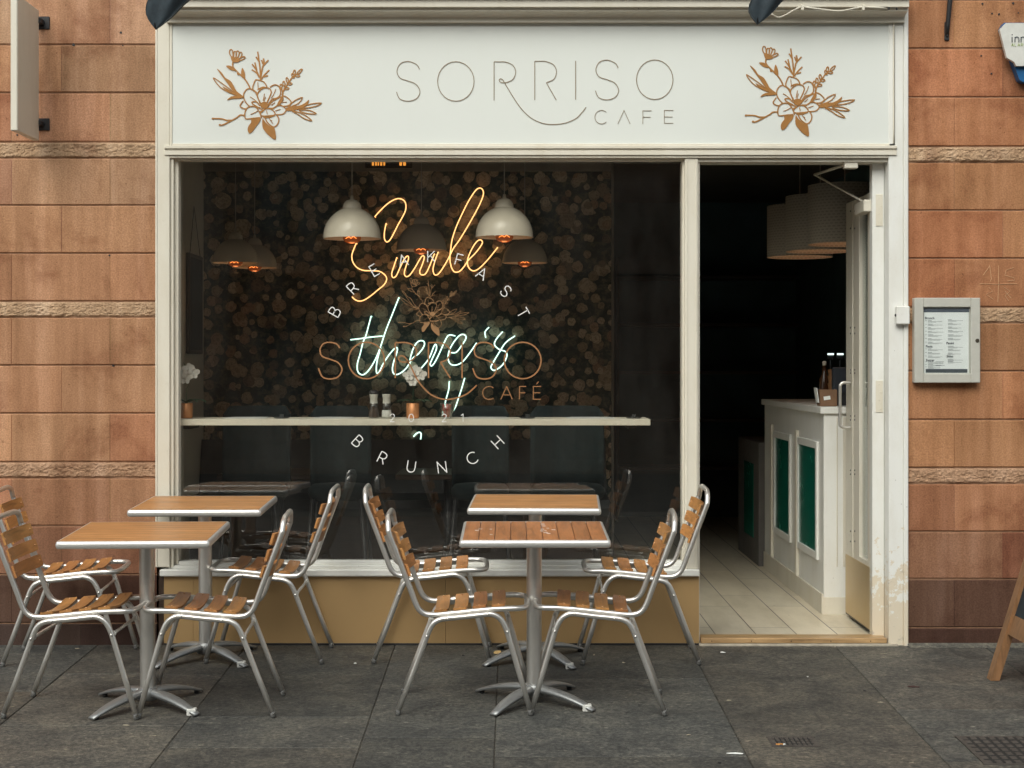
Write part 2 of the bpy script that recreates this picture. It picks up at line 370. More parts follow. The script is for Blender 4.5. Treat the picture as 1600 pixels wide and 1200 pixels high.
# ------------------------------------------------------------------ stone walls
def stone_wall(label, x_in, x_out, joints, verts_for, sgn):
    """joints: rows (py_top, py_bottom, kind); vertical joints by row"""
    root = empty('stone_wall', (P(x_in, 570).x, 0, 0), label, 'wall')
    m = MB(); x0, x1 = sorted((P(x_in, 570).x, P(x_out, 570).x))
    rough = MB(); mj = MB()
    for ri, (a, b, kind) in enumerate(joints):
        zt = P(0, a).z; zb = P(0, b).z
        if b >= 1010: zb = -.12
        if kind == 'r':
            nx = int((x1-x0)/.0065); nz = 14; vs = []; fs = []
            for j in range(nz+1):
                for i in range(nx+1):
                    x = x0+(x1-x0)*i/nx; z = zb+(zt-zb)*j/nz
                    e = min(1, 9*min(j, nz-j)/nz+.1)
                    d = noise.fractal(Vector((x*38, z*75, 3.3)), .5, 2.3, 6)*.0050 + abs(noise.noise(Vector((x*5.3, z*11, 9+ri))))*.009 + (.004 if noise.cell(Vector((x*2.1, ri, 0))) > .5 else 0)
                    vs.append((x, .014-(d+.013)*e, z))
            for j in range(nz):
                for i in range(nx):
                    k = j*(nx+1)+i; fs.append((k, k+1, k+nx+2, k+nx+1))
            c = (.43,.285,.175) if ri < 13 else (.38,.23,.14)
            rough.add(vs, fs, False, c)
            continue
        vj = verts_for(ri); xs = sorted([x0]+[P(v, 570).x for v in vj if min(x_in, x_out) < v < max(x_in, x_out)]+[x1])
        h = 1008-b
        for i in range(len(xs)-1):
            rr = random.Random(ri*31+i*7+int(sgn*3))
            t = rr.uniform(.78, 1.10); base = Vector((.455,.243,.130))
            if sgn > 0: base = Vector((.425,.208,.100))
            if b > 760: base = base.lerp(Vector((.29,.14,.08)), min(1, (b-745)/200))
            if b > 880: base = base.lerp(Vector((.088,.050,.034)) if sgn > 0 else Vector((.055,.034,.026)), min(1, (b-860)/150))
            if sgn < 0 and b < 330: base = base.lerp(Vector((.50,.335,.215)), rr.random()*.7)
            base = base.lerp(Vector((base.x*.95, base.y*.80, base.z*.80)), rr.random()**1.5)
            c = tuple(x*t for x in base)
            gx = .0009; gz = .0032; ch = .005; yo = rr.uniform(-.0015, .0015)
            X0, X1 = xs[i]+gx, xs[i+1]-gx
            if i > 0: mj.box((xs[i]-.0018, .0012+rr.uniform(0,.001), zb+.006), (xs[i]+.0018, .02, zt-.006), tuple(v*rr.uniform(.72,.9) for v in c))
            if i == 0: X0 = xs[i]
            if i == len(xs)-2: X1 = xs[i+1]
            Z0, Z1 = zb+gz, zt-gz; cx = .0012
            vs = [(X0,.03+yo,Z0),(X1,.03+yo,Z0),(X1,.03+yo,Z1),(X0,.03+yo,Z1),
                  (X0,ch+yo,Z0),(X1,ch+yo,Z0),(X1,ch+yo,Z1),(X0,ch+yo,Z1),
                  (X0+cx,yo,Z0+ch),(X1-cx,yo,Z0+ch),(X1-cx,yo,Z1-ch),(X0+cx,yo,Z1-ch)]
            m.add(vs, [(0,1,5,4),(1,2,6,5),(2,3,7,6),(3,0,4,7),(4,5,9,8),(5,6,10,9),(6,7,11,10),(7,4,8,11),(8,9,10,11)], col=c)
    m.build('ashlar_facing', STONE, root, Matrix.Translation((-root.location.x, 0, 0)))
    mj.build('joint_mortar', STONE, root, Matrix.Translation((-root.location.x, 0, 0)))
    rough.build('rough_string_course', STONE, root, Matrix.Translation((-root.location.x, 0, 0)))
    k = MB(); k.box((x0, .007, -.15), (x1, .30, P(0, joints[0][0]).z)); k.build('wall_core', MORTAR, root, Matrix.Translation((-root.location.x, 0, 0)))
    return root
LJ = [(-308,-232,'s'),(-232,-156,'s'),(-156,-81,'s'),(-81,-5,'s'),(-5,70,'s'),(70,145,'s'),(145,222,'s'),(222,247,'r'),(247,321,'s'),(321,396,'s'),(396,471,'s'),(471,496,'r'),(496,571,'s'),(571,646,'s'),(646,722,'s'),(722,747,'r'),(747,822,'s'),(822,898,'s'),(898,974,'s'),(974,1040,'s')]
def lv(ri):
    a = [18+154*k for k in range(-8, 3)]; b = [96+154*k for k in range(-8, 1)]
    if ri in (4, 6, 8, 10, 12, 14, 16, 18): return [v for v in a if v != 326]
    if ri == 19: return [v+30 for v in b]
    return b
wl = stone_wall('orange sandstone wall of long pale blocks behind the left chairs and tables', 245, -900, LJ, lv, -1)
RJ = [(-300,-225,'s'),(-225,-150,'s'),(-150,-75,'s'),(-75,0,'s'),(0,76,'s'),(76,152,'s'),(152,229,'s'),(229,254,'r'),(254,329,'s'),(329,404,'s'),(404,480,'s'),(480,505,'r'),(505,580,'s'),(580,656,'s'),(656,731,'s'),(731,756,'r'),(756,831,'s'),(831,905,'s'),(905,981,'s'),(981,1040,'s')]
def rv(ri):
    a = [1491+154*k for k in range(0, 8)]; b = [1567+154*k for k in range(0, 7)]
    if ri in (4, 6, 8, 10, 12, 14, 16, 18): return a
    return b
wr = stone_wall('orange sandstone wall right of the doorway, behind the menu case', 1418, 2500, RJ, rv, 1)
# scratched marks on one right-hand block
g = MB(); col = (.62,.40,.22)
for st in ([(1546,414),(1549,436),(1547,440)], [(1536,430),(1546,416)], [(1560,415),(1560,445),(1559,472)], [(1531,443),(1560,444),(1589,443)],
           [(1584,418),(1572,422),(1570,430),(1584,434),(1585,438),(1574,439)], [(1545,449),(1551,455),(1541,460),(1552,468)], [(1569,449),(1578,455),(1570,462),(1576,470)], [(1570,455),(1580,466)]):
    pp = [P(x, y) for x, y in st]; g.ribbon([(p.x, p.z) for p in pp], .0022, -.0028, .003)
SCR = plain('scratched_stone', (.60,.36,.20), .9)
g.build('scratched_marks', SCR, wr, Matrix.Translation((-wr.location.x, 0, 0)))
# small drilled holes and staining nail on left wall
g = MB()
for x, y, r in ((115,70,2.2),(189,51,1.9),(192,71,1),(27,211,1.5),(1535,6,1.5),(1583,5,1.7),(1550,21,1.2),(1561,22,1.5),(1591,20,1),(1533,87,1.3),(1549,115,1.5),(171,399,1.6),(177,571,1.7)):
    p = P(x, y); root = wl if x < 800 else wr
    poly = [(p.x-root.location.x+r/294*math.cos(a*.785), p.z+r/294*math.sin(a*.785)) for a in range(8)]
    if root is wl: g = MB(); g.prism(poly, -.0030, .002); g.build('drill_hole', BLACK, wl)
for x, y, r in ((1535,6,1.5),(1583,5,1.7),(1550,21,1.2),(1561,22,1.5),(1591,20,1),(1533,87,1.3),(1549,115,1.5)):
    p = P(x, y); poly = [(p.x-wr.location.x+r/294*math.cos(a*.785), p.z+r/294*math.sin(a*.785)) for a in range(8)]
    g = MB(); g.prism(poly, -.0030, .002); g.build('drill_hole', BLACK, wr)
# upper storey above the shop
us = MB(); ZT = P(0, -308).z
rr = random.Random(4); z = ZT
while z < 8:
    x = P(-900, 570).x; z1 = z+.256
    while x < P(2500, 570).x:
        x1 = min(x+rr.uniform(.45,.7), P(2500,570).x); t = rr.uniform(.85, 1.08)
        us.box((x+.001, 0, z+.003), (x1-.001, .3, z1-.003), (.45*t,.22*t,.11*t)); x = x1
    z = z1
us.box((P(-900,570).x, .008, ZT), (P(2500,570).x, .29, 8.1), (.3,.17,.1))
us.build('upper_storey_wall', STONE, label='plain sandstone storey above the shopfront, out of the picture', cat='wall')

# ------------------------------------------------------------------ shopfront
shop = empty('shopfront', (0, 0, 0), 'white painted cafe shopfront with lettered fascia, big window and open doorway', 'shopfront')
def pbox(m, x0, x1, y0, y1, Y0, Y1, bev=.002, col=None):       # pixel box at the facade plane, front Y0, back Y1
    a = P(x0, y1); b = P(x1, y0); m.box((a.x, Y0, a.z), (b.x, Y1, b.z), col, bev)
m = MB(); pbox(m, 245, 266, -20, 886, -.012, .10, .004); pbox(m, 243.5, 247, -20, 886, -.016, .02, .003); pbox(m, 266, 271, 247, 886, .004, .10, .002); pbox(m, 271, 277, 249, 882, .03, .10, .002)
m.build('pilaster', CREAM, shop)
m = MB(); pbox(m, 1388, 1411, 37, 1009, -.010, .14, .004); pbox(m, 1411, 1418.3, -20, 1012, -.018, .10, .004); pbox(m, 1388, 1411, -20, 36.5, -.010, .14, .004)
m.build('pilaster', PEEL, shop)
m = MB(); pbox(m, 1070, 1091, 247, 889, .0, .13, .003); pbox(m, 1067, 1070.5, 250, 880, .03, .13, .002); pbox(m, 1091, 1094, 252, 1005, .02, .16, .002); pbox(m, 1072.5, 1074.5, 250, 888, -.004, .01, .001)
pbox(m, 1087, 1089, 250, 888, -.004, .01, .001)
m.build('mullion', CREAM, shop)
# window frame: head, bottom rail
m = MB(); pbox(m, 262, 1088, 228.5, 233, -.055, .10, .004); pbox(m, 1094, 1397, 228.5, 233.5, -.055, .10, .004)
m.v = m.v[:]; m2 = MB()
m2_ = [(228.5, 233, -.024), (233, 236, -.014), (236, 243, -.019), (243, 247, -.009)]
m = MB()
for a, b, y in m2_: pbox(m, 258, 1400, a, b, y, .10, .0015)
pbox(m, 1091, 1388, 247, 252.5, .012, .14, .0015); pbox(m, 266, 1070, 247, 249.5, .025, .10, .001)
m.build('head_moulding', CREAM, shop)
m = MB(); pbox(m, 271, 1070, 878.5, 884, .035, .12, .002); pbox(m, 262, 1070, 884, 889, .008, .12, .002)
m.build('bottom_rail', WHITE, shop)
m = MB(); a = P(251, 900); b = P(1092.5, 889); m.box((a.x, -.030, a.z), (b.x, .12, b.z), None, .006)
m.build('window_sill', WHITE, shop)
m = MB()
for x0, x1 in ((256, 302), (302, 696), (696.4, 1092.3)): pbox(m, x0, x1, 900.3, 1014, .004 if x0 > 290 else .0025, .10, .0006)
m.build('riser_panel', BRASS, shop)
m = MB(); pbox(m, 247, 256, 889, 1014, .012, .10, .002)
m.build('riser_edge', DKWOOD, shop)
m = MB(); pbox(m, 256, 1093, 1005, 1016, -.001, .05, .001); m.build('riser_base', BLACK, shop)
# fascia
m = MB(); pbox(m, 268, 1397, 37, 229, -.004, .08, .001); fas = m.build('fascia_board', FASC, shop)
m = MB(); pbox(m, 266, 269.5, 37, 228, -.010, .03, .001); pbox(m, 1394.5, 1398, 37, 228, -.010, .03, .001)
pbox(m, 268, 1396, 224.8, 228.6, -.010, .03, .0015)
m.build('fascia_bead', CREAM, shop)
# cornice
m = MB(); ex = -260
zs = lambda py: P(0, py).z
prof = [(.05, zs(37)), (-.035, zs(37)), (-.035, zs(33)), (-.04, zs(29)), (-.055, zs(26)), (-.075, zs(25)), (-.105, zs(24)), (-.105, zs(20)), (-.115, zs(19)), (-.13, zs(19)), (-.13, zs(9)), (-.14, zs(6)), (-.155, zs(6)), (-.155, zs(-10)), (.05, zs(-10))]
x0, x1 = P(262, 0).x, P(1411, 0).x
n = len(prof); m.add([(x0, y, z) for y, z in prof]+[(x1, y, z) for y, z in prof], [(i, (i+1) % n, (i+1) % n+n, i+n) for i in range(n)]+[list(range(n))[::-1], list(range(n, 2*n))])
m.build('cornice', CREAM, shop)
m = MB(); a = P(245, -10); b = P(1418, -310); m.box((a.x, .02, a.z), (b.x, .3, b.z)); m.box((P(246,0).x, .09, P(0,-10).z), (P(1417,0).x, .3, P(0,230).z))
m.build('fascia_backing', PLASTER, shop)
m = MB(); a = P(246, 1014); b = P(1093, 900.5); m.box((a.x, .10, -.1), (b.x, .16, P(0,882).z)); m.build('riser_backing', PLASTER, shop)
# glass
m = MB(); a = P(276, 880); b = P(1068.5, 248); gx0, gx1 = a.x-.01, b.x+.01
m.box((gx0, .096, a.z-.01), (gx1, .104, b.z+.01)); pane = m.build('window_pane', GLASS, shop)
# threshold
m = MB(); a = P(1095, 1005); b = P(1385.5, 998); m.box((a.x, -.005, a.z), (b.x, .12, b.z+.004), None, .003)
for i, px in enumerate((1112, 1174, 1236, 1298, 1360)): m.ball((P(px, 0).x, -.006, P(0,1001.5).z), .0035, 8, (.2,.15,.1))
m.build('threshold_strip', STRIP, shop)
m = MB(); a = P(1092, 1012); b = P(1402, 1005.3); m.box((a.x, -.03, -.08), (b.x, .12, b.z), None, .004); m.build('doorstep', plain('concrete_step', (.38,.34,.27), .9, 0, .25, 18, .4), shop)

# ---- stroke glyphs
def ell(cx, cy, rx, ry, a0=0, a1=360, n=28): return [(cx+rx*math.cos(R(a0+(a1-a0)*i/n)), cy+ry*math.sin(R(a0+(a1-a0)*i/n))) for i in range(n+1)]
SP = [(.98,.2),(.86,.08),(.5,0),(.16,.06),(.02,.25),(.16,.42),(.5,.49),(.84,.58),(1,.76),(.86,.93),(.5,1),(.14,.94),(0,.77)]
GL = {
 'S': (.62, [('c', [(x*.62, y) for x, y in SP])]), 'O': (.95, [('o', ell(.475,.5,.475,.5))]), '0': (.62, [('o', ell(.31,.5,.31,.5))]),
 'B': (.62, [('l', [(0,1),(0,0)]), ('c', [(0,0),(.3,0),(.52,.08),(.56,.24),(.5,.4),(.3,.47),(0,.47)]), ('c', [(.3,.47),(.54,.54),(.63,.73),(.54,.93),(.3,1),(0,1)])]),
 'R': (.62, [('l', [(0,1),(0,0)]), ('c', [(0,0),(.32,0),(.56,.1),(.6,.29),(.53,.47),(.32,.56),(0,.56)]), ('l', [(.33,.56),(.62,1)])]),
 'E': (.56, [('l', [(.56,0),(0,0),(0,1),(.56,1)]), ('l', [(0,.48),(.5,.48)])]), 'F': (.56, [('l', [(.56,0),(0,0),(0,1)]), ('l', [(0,.5),(.5,.5)])]),
 'A': (.8, [('l', [(0,1),(.4,0),(.8,1)]), ('l', [(.14,.66),(.66,.66)])]), 'V': (.8, [('l', [(0,1),(.4,0),(.8,1)])]),
 'K': (.66, [('l', [(0,1),(0,0)]), ('l', [(.6,0),(0,.62)]), ('l', [(.24,.4),(.66,1)])]), 'T': (.7, [('l', [(0,0),(.7,0)]), ('l', [(.35,0),(.35,1)])]),
 'U': (.7, [('c', [(0,0),(0,.3),(0,.62),(.08,.88),(.35,1),(.62,.88),(.7,.62),(.7,.3),(.7,0)])]), 'N': (.74, [('l', [(0,1),(0,0),(.74,1),(.74,0)])]),
 'C': (.86, [('c', ell(.5,.5,.5,.5,-45,-315,20))]), 'H': (.72, [('l', [(0,0),(0,1)]), ('l', [(.72,0),(.72,1)]), ('l', [(0,.5),(.72,.5)])]),
 '2': (.56, [('c', [(0,.25),(.1,.07),(.28,0),(.48,.08),(.55,.27),(.42,.5),(.2,.75),(0,1)]), ('l', [(0,1),(.58,1)])]), '1': (.3, [('l', [(0,.18),(.28,0),(.28,1)])]),
 'L': (.5, [('l', [(0,0),(0,1),(.5,1)])]), 'M': (.85, [('l', [(0,1),(0,0),(.42,.7),(.85,0),(.85,1)])]), 'I': (0, [('l', [(0,0),(0,1)])]),
 'i': (0, [('l', [(0,.35),(0,1)]), ('l', [(0,.02),(0,.12)])]), 'n': (.5, [('l', [(0,.35),(0,1)]), ('c', [(0,.6),(.06,.45),(.25,.36),(.44,.45),(.5,.65),(.5,1)])]),
}
def strokes(m, ss, T, wd, Y0, Y1, col=None):
    for ty, pts in ss:
        q = [T(x, y) for x, y in pts]
        if ty == 'c': q = [tuple(v) for v in smooth([(a, b, 0) for a, b in q], 5)]; q = [(a, b) for a, b, _ in q]
        if ty == 'o': m.ribbon(q[:-1], wd, Y0, Y1, col, True)
        elif ty == 'l':
            for i in range(len(q)-1):          # straight segments, overlapped at corners
                (ax, az), (bx, bz) = q[i], q[i+1]; L = math.hypot(bx-ax, bz-az) or 1; e = wd*.5
                dx, dz = (bx-ax)/L*e, (bz-az)/L*e; o = (i % 2)*.0002
                s0 = (ax-dx, az-dz) if i > 0 else (ax, az); s1 = (bx+dx, bz+dz) if i < len(q)-2 else (bx, bz)
                m.ribbon([s0, s1], wd, Y0-o, Y1, col)
        else: m.ribbon(q, wd, Y0-.0001, Y1, col)
def glyph(m, ch, px, py, h, wd, Ys, rot=0, center=False, xs=1):
    """letter ch with cap height h px; (px,py) is its top-left, or its centre when center"""
    w_, ss = GL[ch]; s = (Ys[0]-CY)/F; c_, s_ = math.cos(R(rot)), math.sin(R(rot))
    def T(x, y):
        if center: a, b = (x-w_/2)*h*xs, (y-.5)*h; X, Y = px+a*c_-b*s_, py+a*s_+b*c_
        else: X, Y = px+x*h*xs, py+y*h
        p = P(X, Y, Ys[0]); return (p.x, p.z)
    strokes(m, ss, T, wd*s, Ys[0], Ys[1])
FY = (-.0068, -.003)
def fT(x, y): p = P(600+x/3.3333, 80+y/3.3333, FY[0]); return (p.x, p.z)
LOGO = [('c', [(65+p[0]*122, 53+p[1]*207) for p in SP]), ('o', ell(374,157,95,103)), ('l', [(573,55),(573,256)]),
  ('c', [(573,55),(600,55),(632,56),(670,72),(686,107),(672,145),(640,162),(612,163),(600,153),(605,144),(618,149),(640,185),(680,250),(720,305),(770,350),(830,376),(890,381),(950,372),(1000,350),(1030,320),(1052,292)]),
  ('l', [(785,52),(785,254)]), ('c', [(785,52),(812,52),(842,53),(882,70),(898,105),(885,145),(847,163)]), ('l', [(845,163),(897,254)]), ('l', [(998,50),(998,252)]),
  ('c', [(1101+p[0]*121, 46+p[1]*207) for p in SP]), ('o', ell(1410,148,95,103))]
m = MB(); s = 8.5/F; strokes(m, LOGO, fT, 1.2*s, *FY)
strokes(m, [('c', ell(1133,343,35,35,-45,-315,20)), ('l', [(1218,378),(1250,308),(1282,378)]), ('l', [(1394,310),(1348,310),(1348,378)]), ('l', [(1348,343),(1388,343)]), ('l', [(1507,308),(1460,308),(1460,375),(1507,375)]), ('l', [(1460,342),(1503,342)])], fT, .8*s, *FY)
m.build('lettering', TAUPE, fas)
# ---- floral emblem
def emblem(px0, py0, k, Y, wd, mat, parent, outline=False, name='flower_emblem'):
    m = MB(); s = (Y[0]-CY)/F
    def T(x, y): p = P(px0+(x/8)*k, py0+(y/8)*k, Y[0]); return (p.x, p.z)
    L = [[(520,545),(480,560),(447,610),(447,670),(480,730),(520,770)], [(520,545),(580,580),(612,630),(650,735)], [(560,560),(560,520),(590,445),(620,438),(690,460),(725,500),(735,530)],
      [(560,558),(610,600)], [(660,735),(622,660),(620,610),(650,570),(700,540),(765,545),(790,590),(770,650),(735,725)], [(775,530),(830,500),(880,515),(905,570),(900,630),(860,665),(800,680),(750,750)],
      [(750,770),(800,710),(850,680),(910,652),(900,700),(870,750),(820,790),(760,790)], [(930,638),(980,652),(1040,715),(1000,760),(940,768)], [(810,800),(850,770),(900,755),(945,775),(977,815),(935,865),(850,873)],
      [(650,860),(690,820),(720,800),(780,800),(830,840),(835,875),(780,885),(680,890),(650,862)], [(715,920),(750,980),(820,1027),(870,990),(885,930),(860,878)],
      [(650,910),(560,918),(472,925),(460,860),(480,800),(530,770),(590,775),(630,820),(655,870),(665,915)], [(440,700),(400,760),(430,790),(472,802)], [(545,712),(560,740),(610,770),(650,790)],
      [(545,715),(600,712),(650,760)], [(690,905),(760,907),(835,880)], [(620,560),(680,530),(735,535)], [(590,775),(640,790),(690,820),(650,835)]]
    ST = [[(525,540),(500,490),(460,430),(400,370),(330,300),(308,260),(312,215)], [(655,440),(655,380),(650,300),(640,220),(620,85)], [(642,215),(600,150)], [(645,410),(600,310),(550,240)], [(640,400),(600,345),(545,310)],
      [(610,325),(585,220)], [(660,400),(680,290),(700,230),(692,170)], [(690,260),(755,190)], [(688,240),(670,190)], [(665,430),(710,370),(765,315)], [(700,400),(750,383)], [(925,625),(960,540),(1010,470),(1050,410),(1090,375)], [(910,530),(935,600),(920,660),(880,740)],
      [(455,880),(400,880),(360,910),(300,943),(220,985),(170,1005),(140,1000)], [(295,942),(230,943),(170,925),(55,920)], [(370,350),(372,370),(395,365)]]
    LV = [[(65,412),(130,450),(200,500),(260,545),(330,600),(430,655),(330,622),(240,585),(160,535),(100,470)], [(1000,780),(1080,700),(1180,657),(1130,730),(1030,775)], [(1150,795),(1180,768),(1300,737),(1420,728),(1340,770),(1220,790)],
      [(1140,815),(1260,818),(1355,860),(1270,862),(1180,842)], [(1040,822),(1150,850),(1230,890),(1300,952),(1200,920),(1130,872)]]
    for cx, cy, an in ((1145,335,-45),(1078,345,-80),(1115,385,10),(1062,385,-110),(990,440,-100),(1018,485,0),(948,485,-95),(980,545,-5),(912,522,-85)):
        c, sn = math.cos(R(an)), math.sin(R(an)); rx = 44 if cy == 335 else 30
        LV.append([(cx+rx*math.cos(t)*c-14*math.sin(t)*sn, cy+rx*math.cos(t)*sn+14*math.sin(t)*c) for t in [i*math.pi/5 for i in range(10)]])
    for q in ([(292,150),(268,105),(275,65),(298,62),(310,95),(310,150)], [(322,150),(322,95),(340,82),(356,110),(345,160)], [(350,165),(352,95),(370,76),(388,90),(384,130),(362,170)], [(372,170),(392,105),(412,92),(424,110),(412,150),(385,178)], [(380,198),(430,185),(463,162),(450,145),(415,158),(375,185)]): LV.append(q)
    FL = [[(705+52*math.cos(t*.6283), 755+42*math.sin(t*.6283)) for t in range(10)], [(540,930),(600,925),(657,918),(640,970),(600,1020),(560,1080),(515,1107),(495,1060),(510,1010),(540,970)],
      [(682,920),(715,965),(780,1020),(832,1045),(847,1182),(780,1150),(710,1080),(680,1020)]]
    if not outline:
        FL += [[(110,298),(170,345),(215,410),(280,450),(320,510),(360,580),(437,640),(430,662),(375,640),(300,565),(240,480),(180,400)], [(180,522),(240,548),(320,600),(435,648),(430,660),(330,625),(240,580)],
          [(240,690),(285,650),(360,636),(435,648),(430,664),(370,672),(300,675)], [(225,263),(280,262),(330,297),(352,328),(290,316),(250,292)], [(430,288),(460,350),(462,425),(420,392),(414,340)],
          [(290,140),(325,160),(350,175),(400,192),(380,216),(312,218),(288,172)], [(970,790),(1060,768),(1150,758),(1215,725),(1262,688),(1235,755),(1150,800),(1000,828)], [(885,700),(935,650),(940,690),(900,745),(865,755)]]
    else:
        LV += [[(110,298),(170,345),(215,410),(280,450),(320,510),(360,580),(437,640),(375,640),(300,565),(240,480),(180,400)], [(240,690),(285,650),(360,636),(435,648),(370,672),(300,675)], [(225,263),(280,262),(330,297),(352,328),(290,316),(250,292)],
          [(430,288),(460,350),(462,425),(420,392),(414,340)], [(290,140),(325,160),(350,175),(400,192),(380,216),(312,218),(288,172)], [(970,790),(1060,768),(1150,758),(1215,725),(1262,688),(1235,755),(1150,800),(1000,828)]]
    V = [[(525,650),(560,670),(620,720)], [(620,470),(628,550)], [(705,610),(688,700)], [(845,555),(820,620),(790,665)], [(835,720),(790,755)], [(905,805),(840,825)], [(530,870),(600,840),(630,815)], [(730,820),(740,865)], [(765,920),(810,985)], [(985,715),(925,718)], [(715,650),(700,710)], [(780,940),(800,950)]]
    j = 0
    for q in L+ST:
        j += 1; o = (j % 7)*.00008
        pts = [T(v[0], v[1]) for v in smooth([(a, b, 0) for a, b in q], 4)]
        m.ribbon(pts, ((wd if q in L else wd*1.15) if not outline else (wd*1.3 if q in L else wd*.8))*s, Y[0]-o, Y[1])
    for q in V: m.ribbon([T(v[0], v[1]) for v in smooth([(a, b, 0) for a, b in q], 3)], wd*.6*s, Y[0]-.0003, Y[1])
    for q in LV:
        j += 1; m.ribbon([T(v[0], v[1]) for v in smooth([(a, b, 0) for a, b in q], 3, True)], wd*.85*s, Y[0]-.0007-(j % 5)*.0001, Y[1], None, True)
    for q in FL: j += 1; m.prism([T(v[0], v[1]) for v in smooth([(a, b, 0) for a, b in q], 3, True)], Y[0]-.0013-(j % 5)*.0001, Y[1])
    for cx, cy in ((60,922),(148,1000)): m.prism([T(cx+15*math.cos(t), cy+13*math.sin(t)) for t in [i*.785 for i in range(8)]], Y[0]-.0012, Y[1])
    return m.build(name, mat, parent)
emblem(325, 70, 1, FY, 1.9, GOLD, fas); emblem(1158, 65, 1, FY, 1.9, GOLD, fas)
# ---- window vinyl (on the outside face of the pane)
WY = (.0935, .0962); ws = (WY[0]-CY)/F
emblem(619, 430, .641, WY, .66, plain('thin_copper_vinyl', (.30,.16,.065), .5, 0, .06, 30), pane, True)
def wT(x, y): p = P(540+x/5.714, 460+y/5.714, WY[0]); return (p.x, p.z)
WS = [(1325,480),(1300,445),(1240,428),(1180,440),(1150,490),(1165,550),(1240,580),(1310,610),(1345,670),(1310,735),(1240,755),(1170,735),(1135,658)]
m = MB()
strokes(m, [('c', WS), ('c', [(x-1377, y) for x, y in WS]), ('o', ell(186,590,162,163)), ('o', ell(1581,590,164,163)), ('l', [(443,430),(443,748)]),
  ('c', [(443,430),(480,430),(540,431),(602,453),(635,510),(610,570),(560,600),(500,602),(472,575),(490,549),(530,562),(580,640),(640,760),(720,860),(800,915),(900,938),(1000,922),(1080,890),(1130,850),(1170,810)]),
  ('l', [(740,430),(740,748)]), ('c', [(740,430),(780,430),(830,431),(900,453),(935,510),(905,580),(847,605)]), ('l', [(845,605),(935,748)]), ('l', [(1040,430),(1040,748)])], wT, 2.3*ws, *WY)
strokes(m, [('c', ell(1282,880,58,58,-50,-310,20)), ('l', [(1385,938),(1438,822),(1490,938)]), ('l', [(1405,897),(1470,897)]), ('l', [(1612,822),(1552,822),(1552,938)]), ('l', [(1552,878),(1605,878)]),
  ('l', [(1745,822),(1676,822),(1676,936),(1745,936)]), ('l', [(1676,878),(1738,878)]), ('l', [(1705,802),(1722,778)])], wT, 1.35*ws, *WY)
m.build('cafe_lettering', VGOLD, pane)
def letter(*a):
    m = MB(); glyph(m, *a); m.build('white_letter', VWHITE, pane)
for ch, x, y in zip('BREAKFAST', (523,551,585,629.5,674,717.5,753,790.5,817), (487,450,422,407,401,406,427.5,455,489)):
    letter(ch, x, y, 17.5, 1.5, WY, math.degrees(math.atan2(x-671, 572-y)), True)
for ch, x, y in zip('BRUNCH', (559,597.5,642.5,690.5,737.5,777.5), (689.5,715.5,729,730,716,691)):
    letter(ch, x, y, 17.5, 1.5, WY, -math.degrees(math.atan2(x-668, y-572)), True)
for ch, x in zip('2021', (613,642.5,694,722)): letter(ch, x, 653, 12, 1.1, WY, 0, True)

# ---- door (open inwards, hinge on the right)
DX = (1367-800)*8.6/F; DZ0, DZ1 = .03+.012, P(0, 253, .1).z-.03
def dpt(px): return DX*F/(px-800)+CY           # Y of the door plane seen at px
yn, yf = .10, dpt(1322)
door = MB(); T_ = .045
zk = CZ-(889-570)*(yn-CY)/F
zt = CZ+(570-296.5)*(yn-CY)/F
yg0, yg1 = dpt(1355.5), dpt(1342.5)
door.box((DX, yn, DZ0), (DX+T_, yg0, zt), None, .003)
door.box((DX, yg1, DZ0), (DX+T_, dpt(1333.2), zt), None, .003)
door.box((DX, dpt(1332), DZ0), (DX+T_, yf, zt), None, .003)
door.box((DX+.006, dpt(1333.3), DZ0), (DX+T_-.006, dpt(1331.9), zt), (1,1,1))
door.box((DX+.001, yg0-.001, zt-.09), (DX+T_-.001, yg1+.001, zt-.0012), None, .002)
door.box((DX+.001, yg0-.001, DZ0+.002), (DX+T_-.001, yg1+.001, zk+.02), None, .002)
dr = door.build('door', CREAM, shop)
m = MB(); m.box((DX+.018, yg0-.002, zk+.01), (DX+.024, yg1+.002, zt-.085)); m.build('door_pane', DGLASS, dr)
m = MB(); m.box((DX-.004, yn+.004, DZ0+.004), (DX+.001, yf-.002, zk-.006), None, .001); m.build('kick_plate', KICK, dr)
m = MB(); m.box((DX-.002, yn+.05, DZ0-.004), (DX+T_, yf, DZ0+.003)); m.build('draught_strip', BLACK, dr)
for sx in (-1, 1):
    yy = dpt(1330); z0, z1 = CZ-(598-570)*(yy-CY)/F, CZ-(668-570)*(yy-CY)/F
    xo = DX-.002 if sx < 0 else DX+T_+.002; d = -.062 if sx < 0 else .030
    m = MB(); m.tube(smooth([(xo, yy, z0), (xo+d*.7, yy, z0), (xo+d*.95, yy, z0-.012), (xo+d, yy, z0-.035), (xo+d, yy, z1+.035), (xo+d*.95, yy, z1+.012), (xo+d*.7, yy, z1), (xo, yy, z1)], 4), .009, 10)
    m.build('door_handle', ALU, dr)
for py in (330, 357, 512, 521, 578, 583, 650, 656, 735, 741, 830, 846):
    for q in (1329.5, 1336):
        yy = dpt(q); m = MB(); m.ball((DX-.001, yy, CZ-(py-570)*(yy-CY)/F), .005, 8); m.build('screw', GREY, dr)
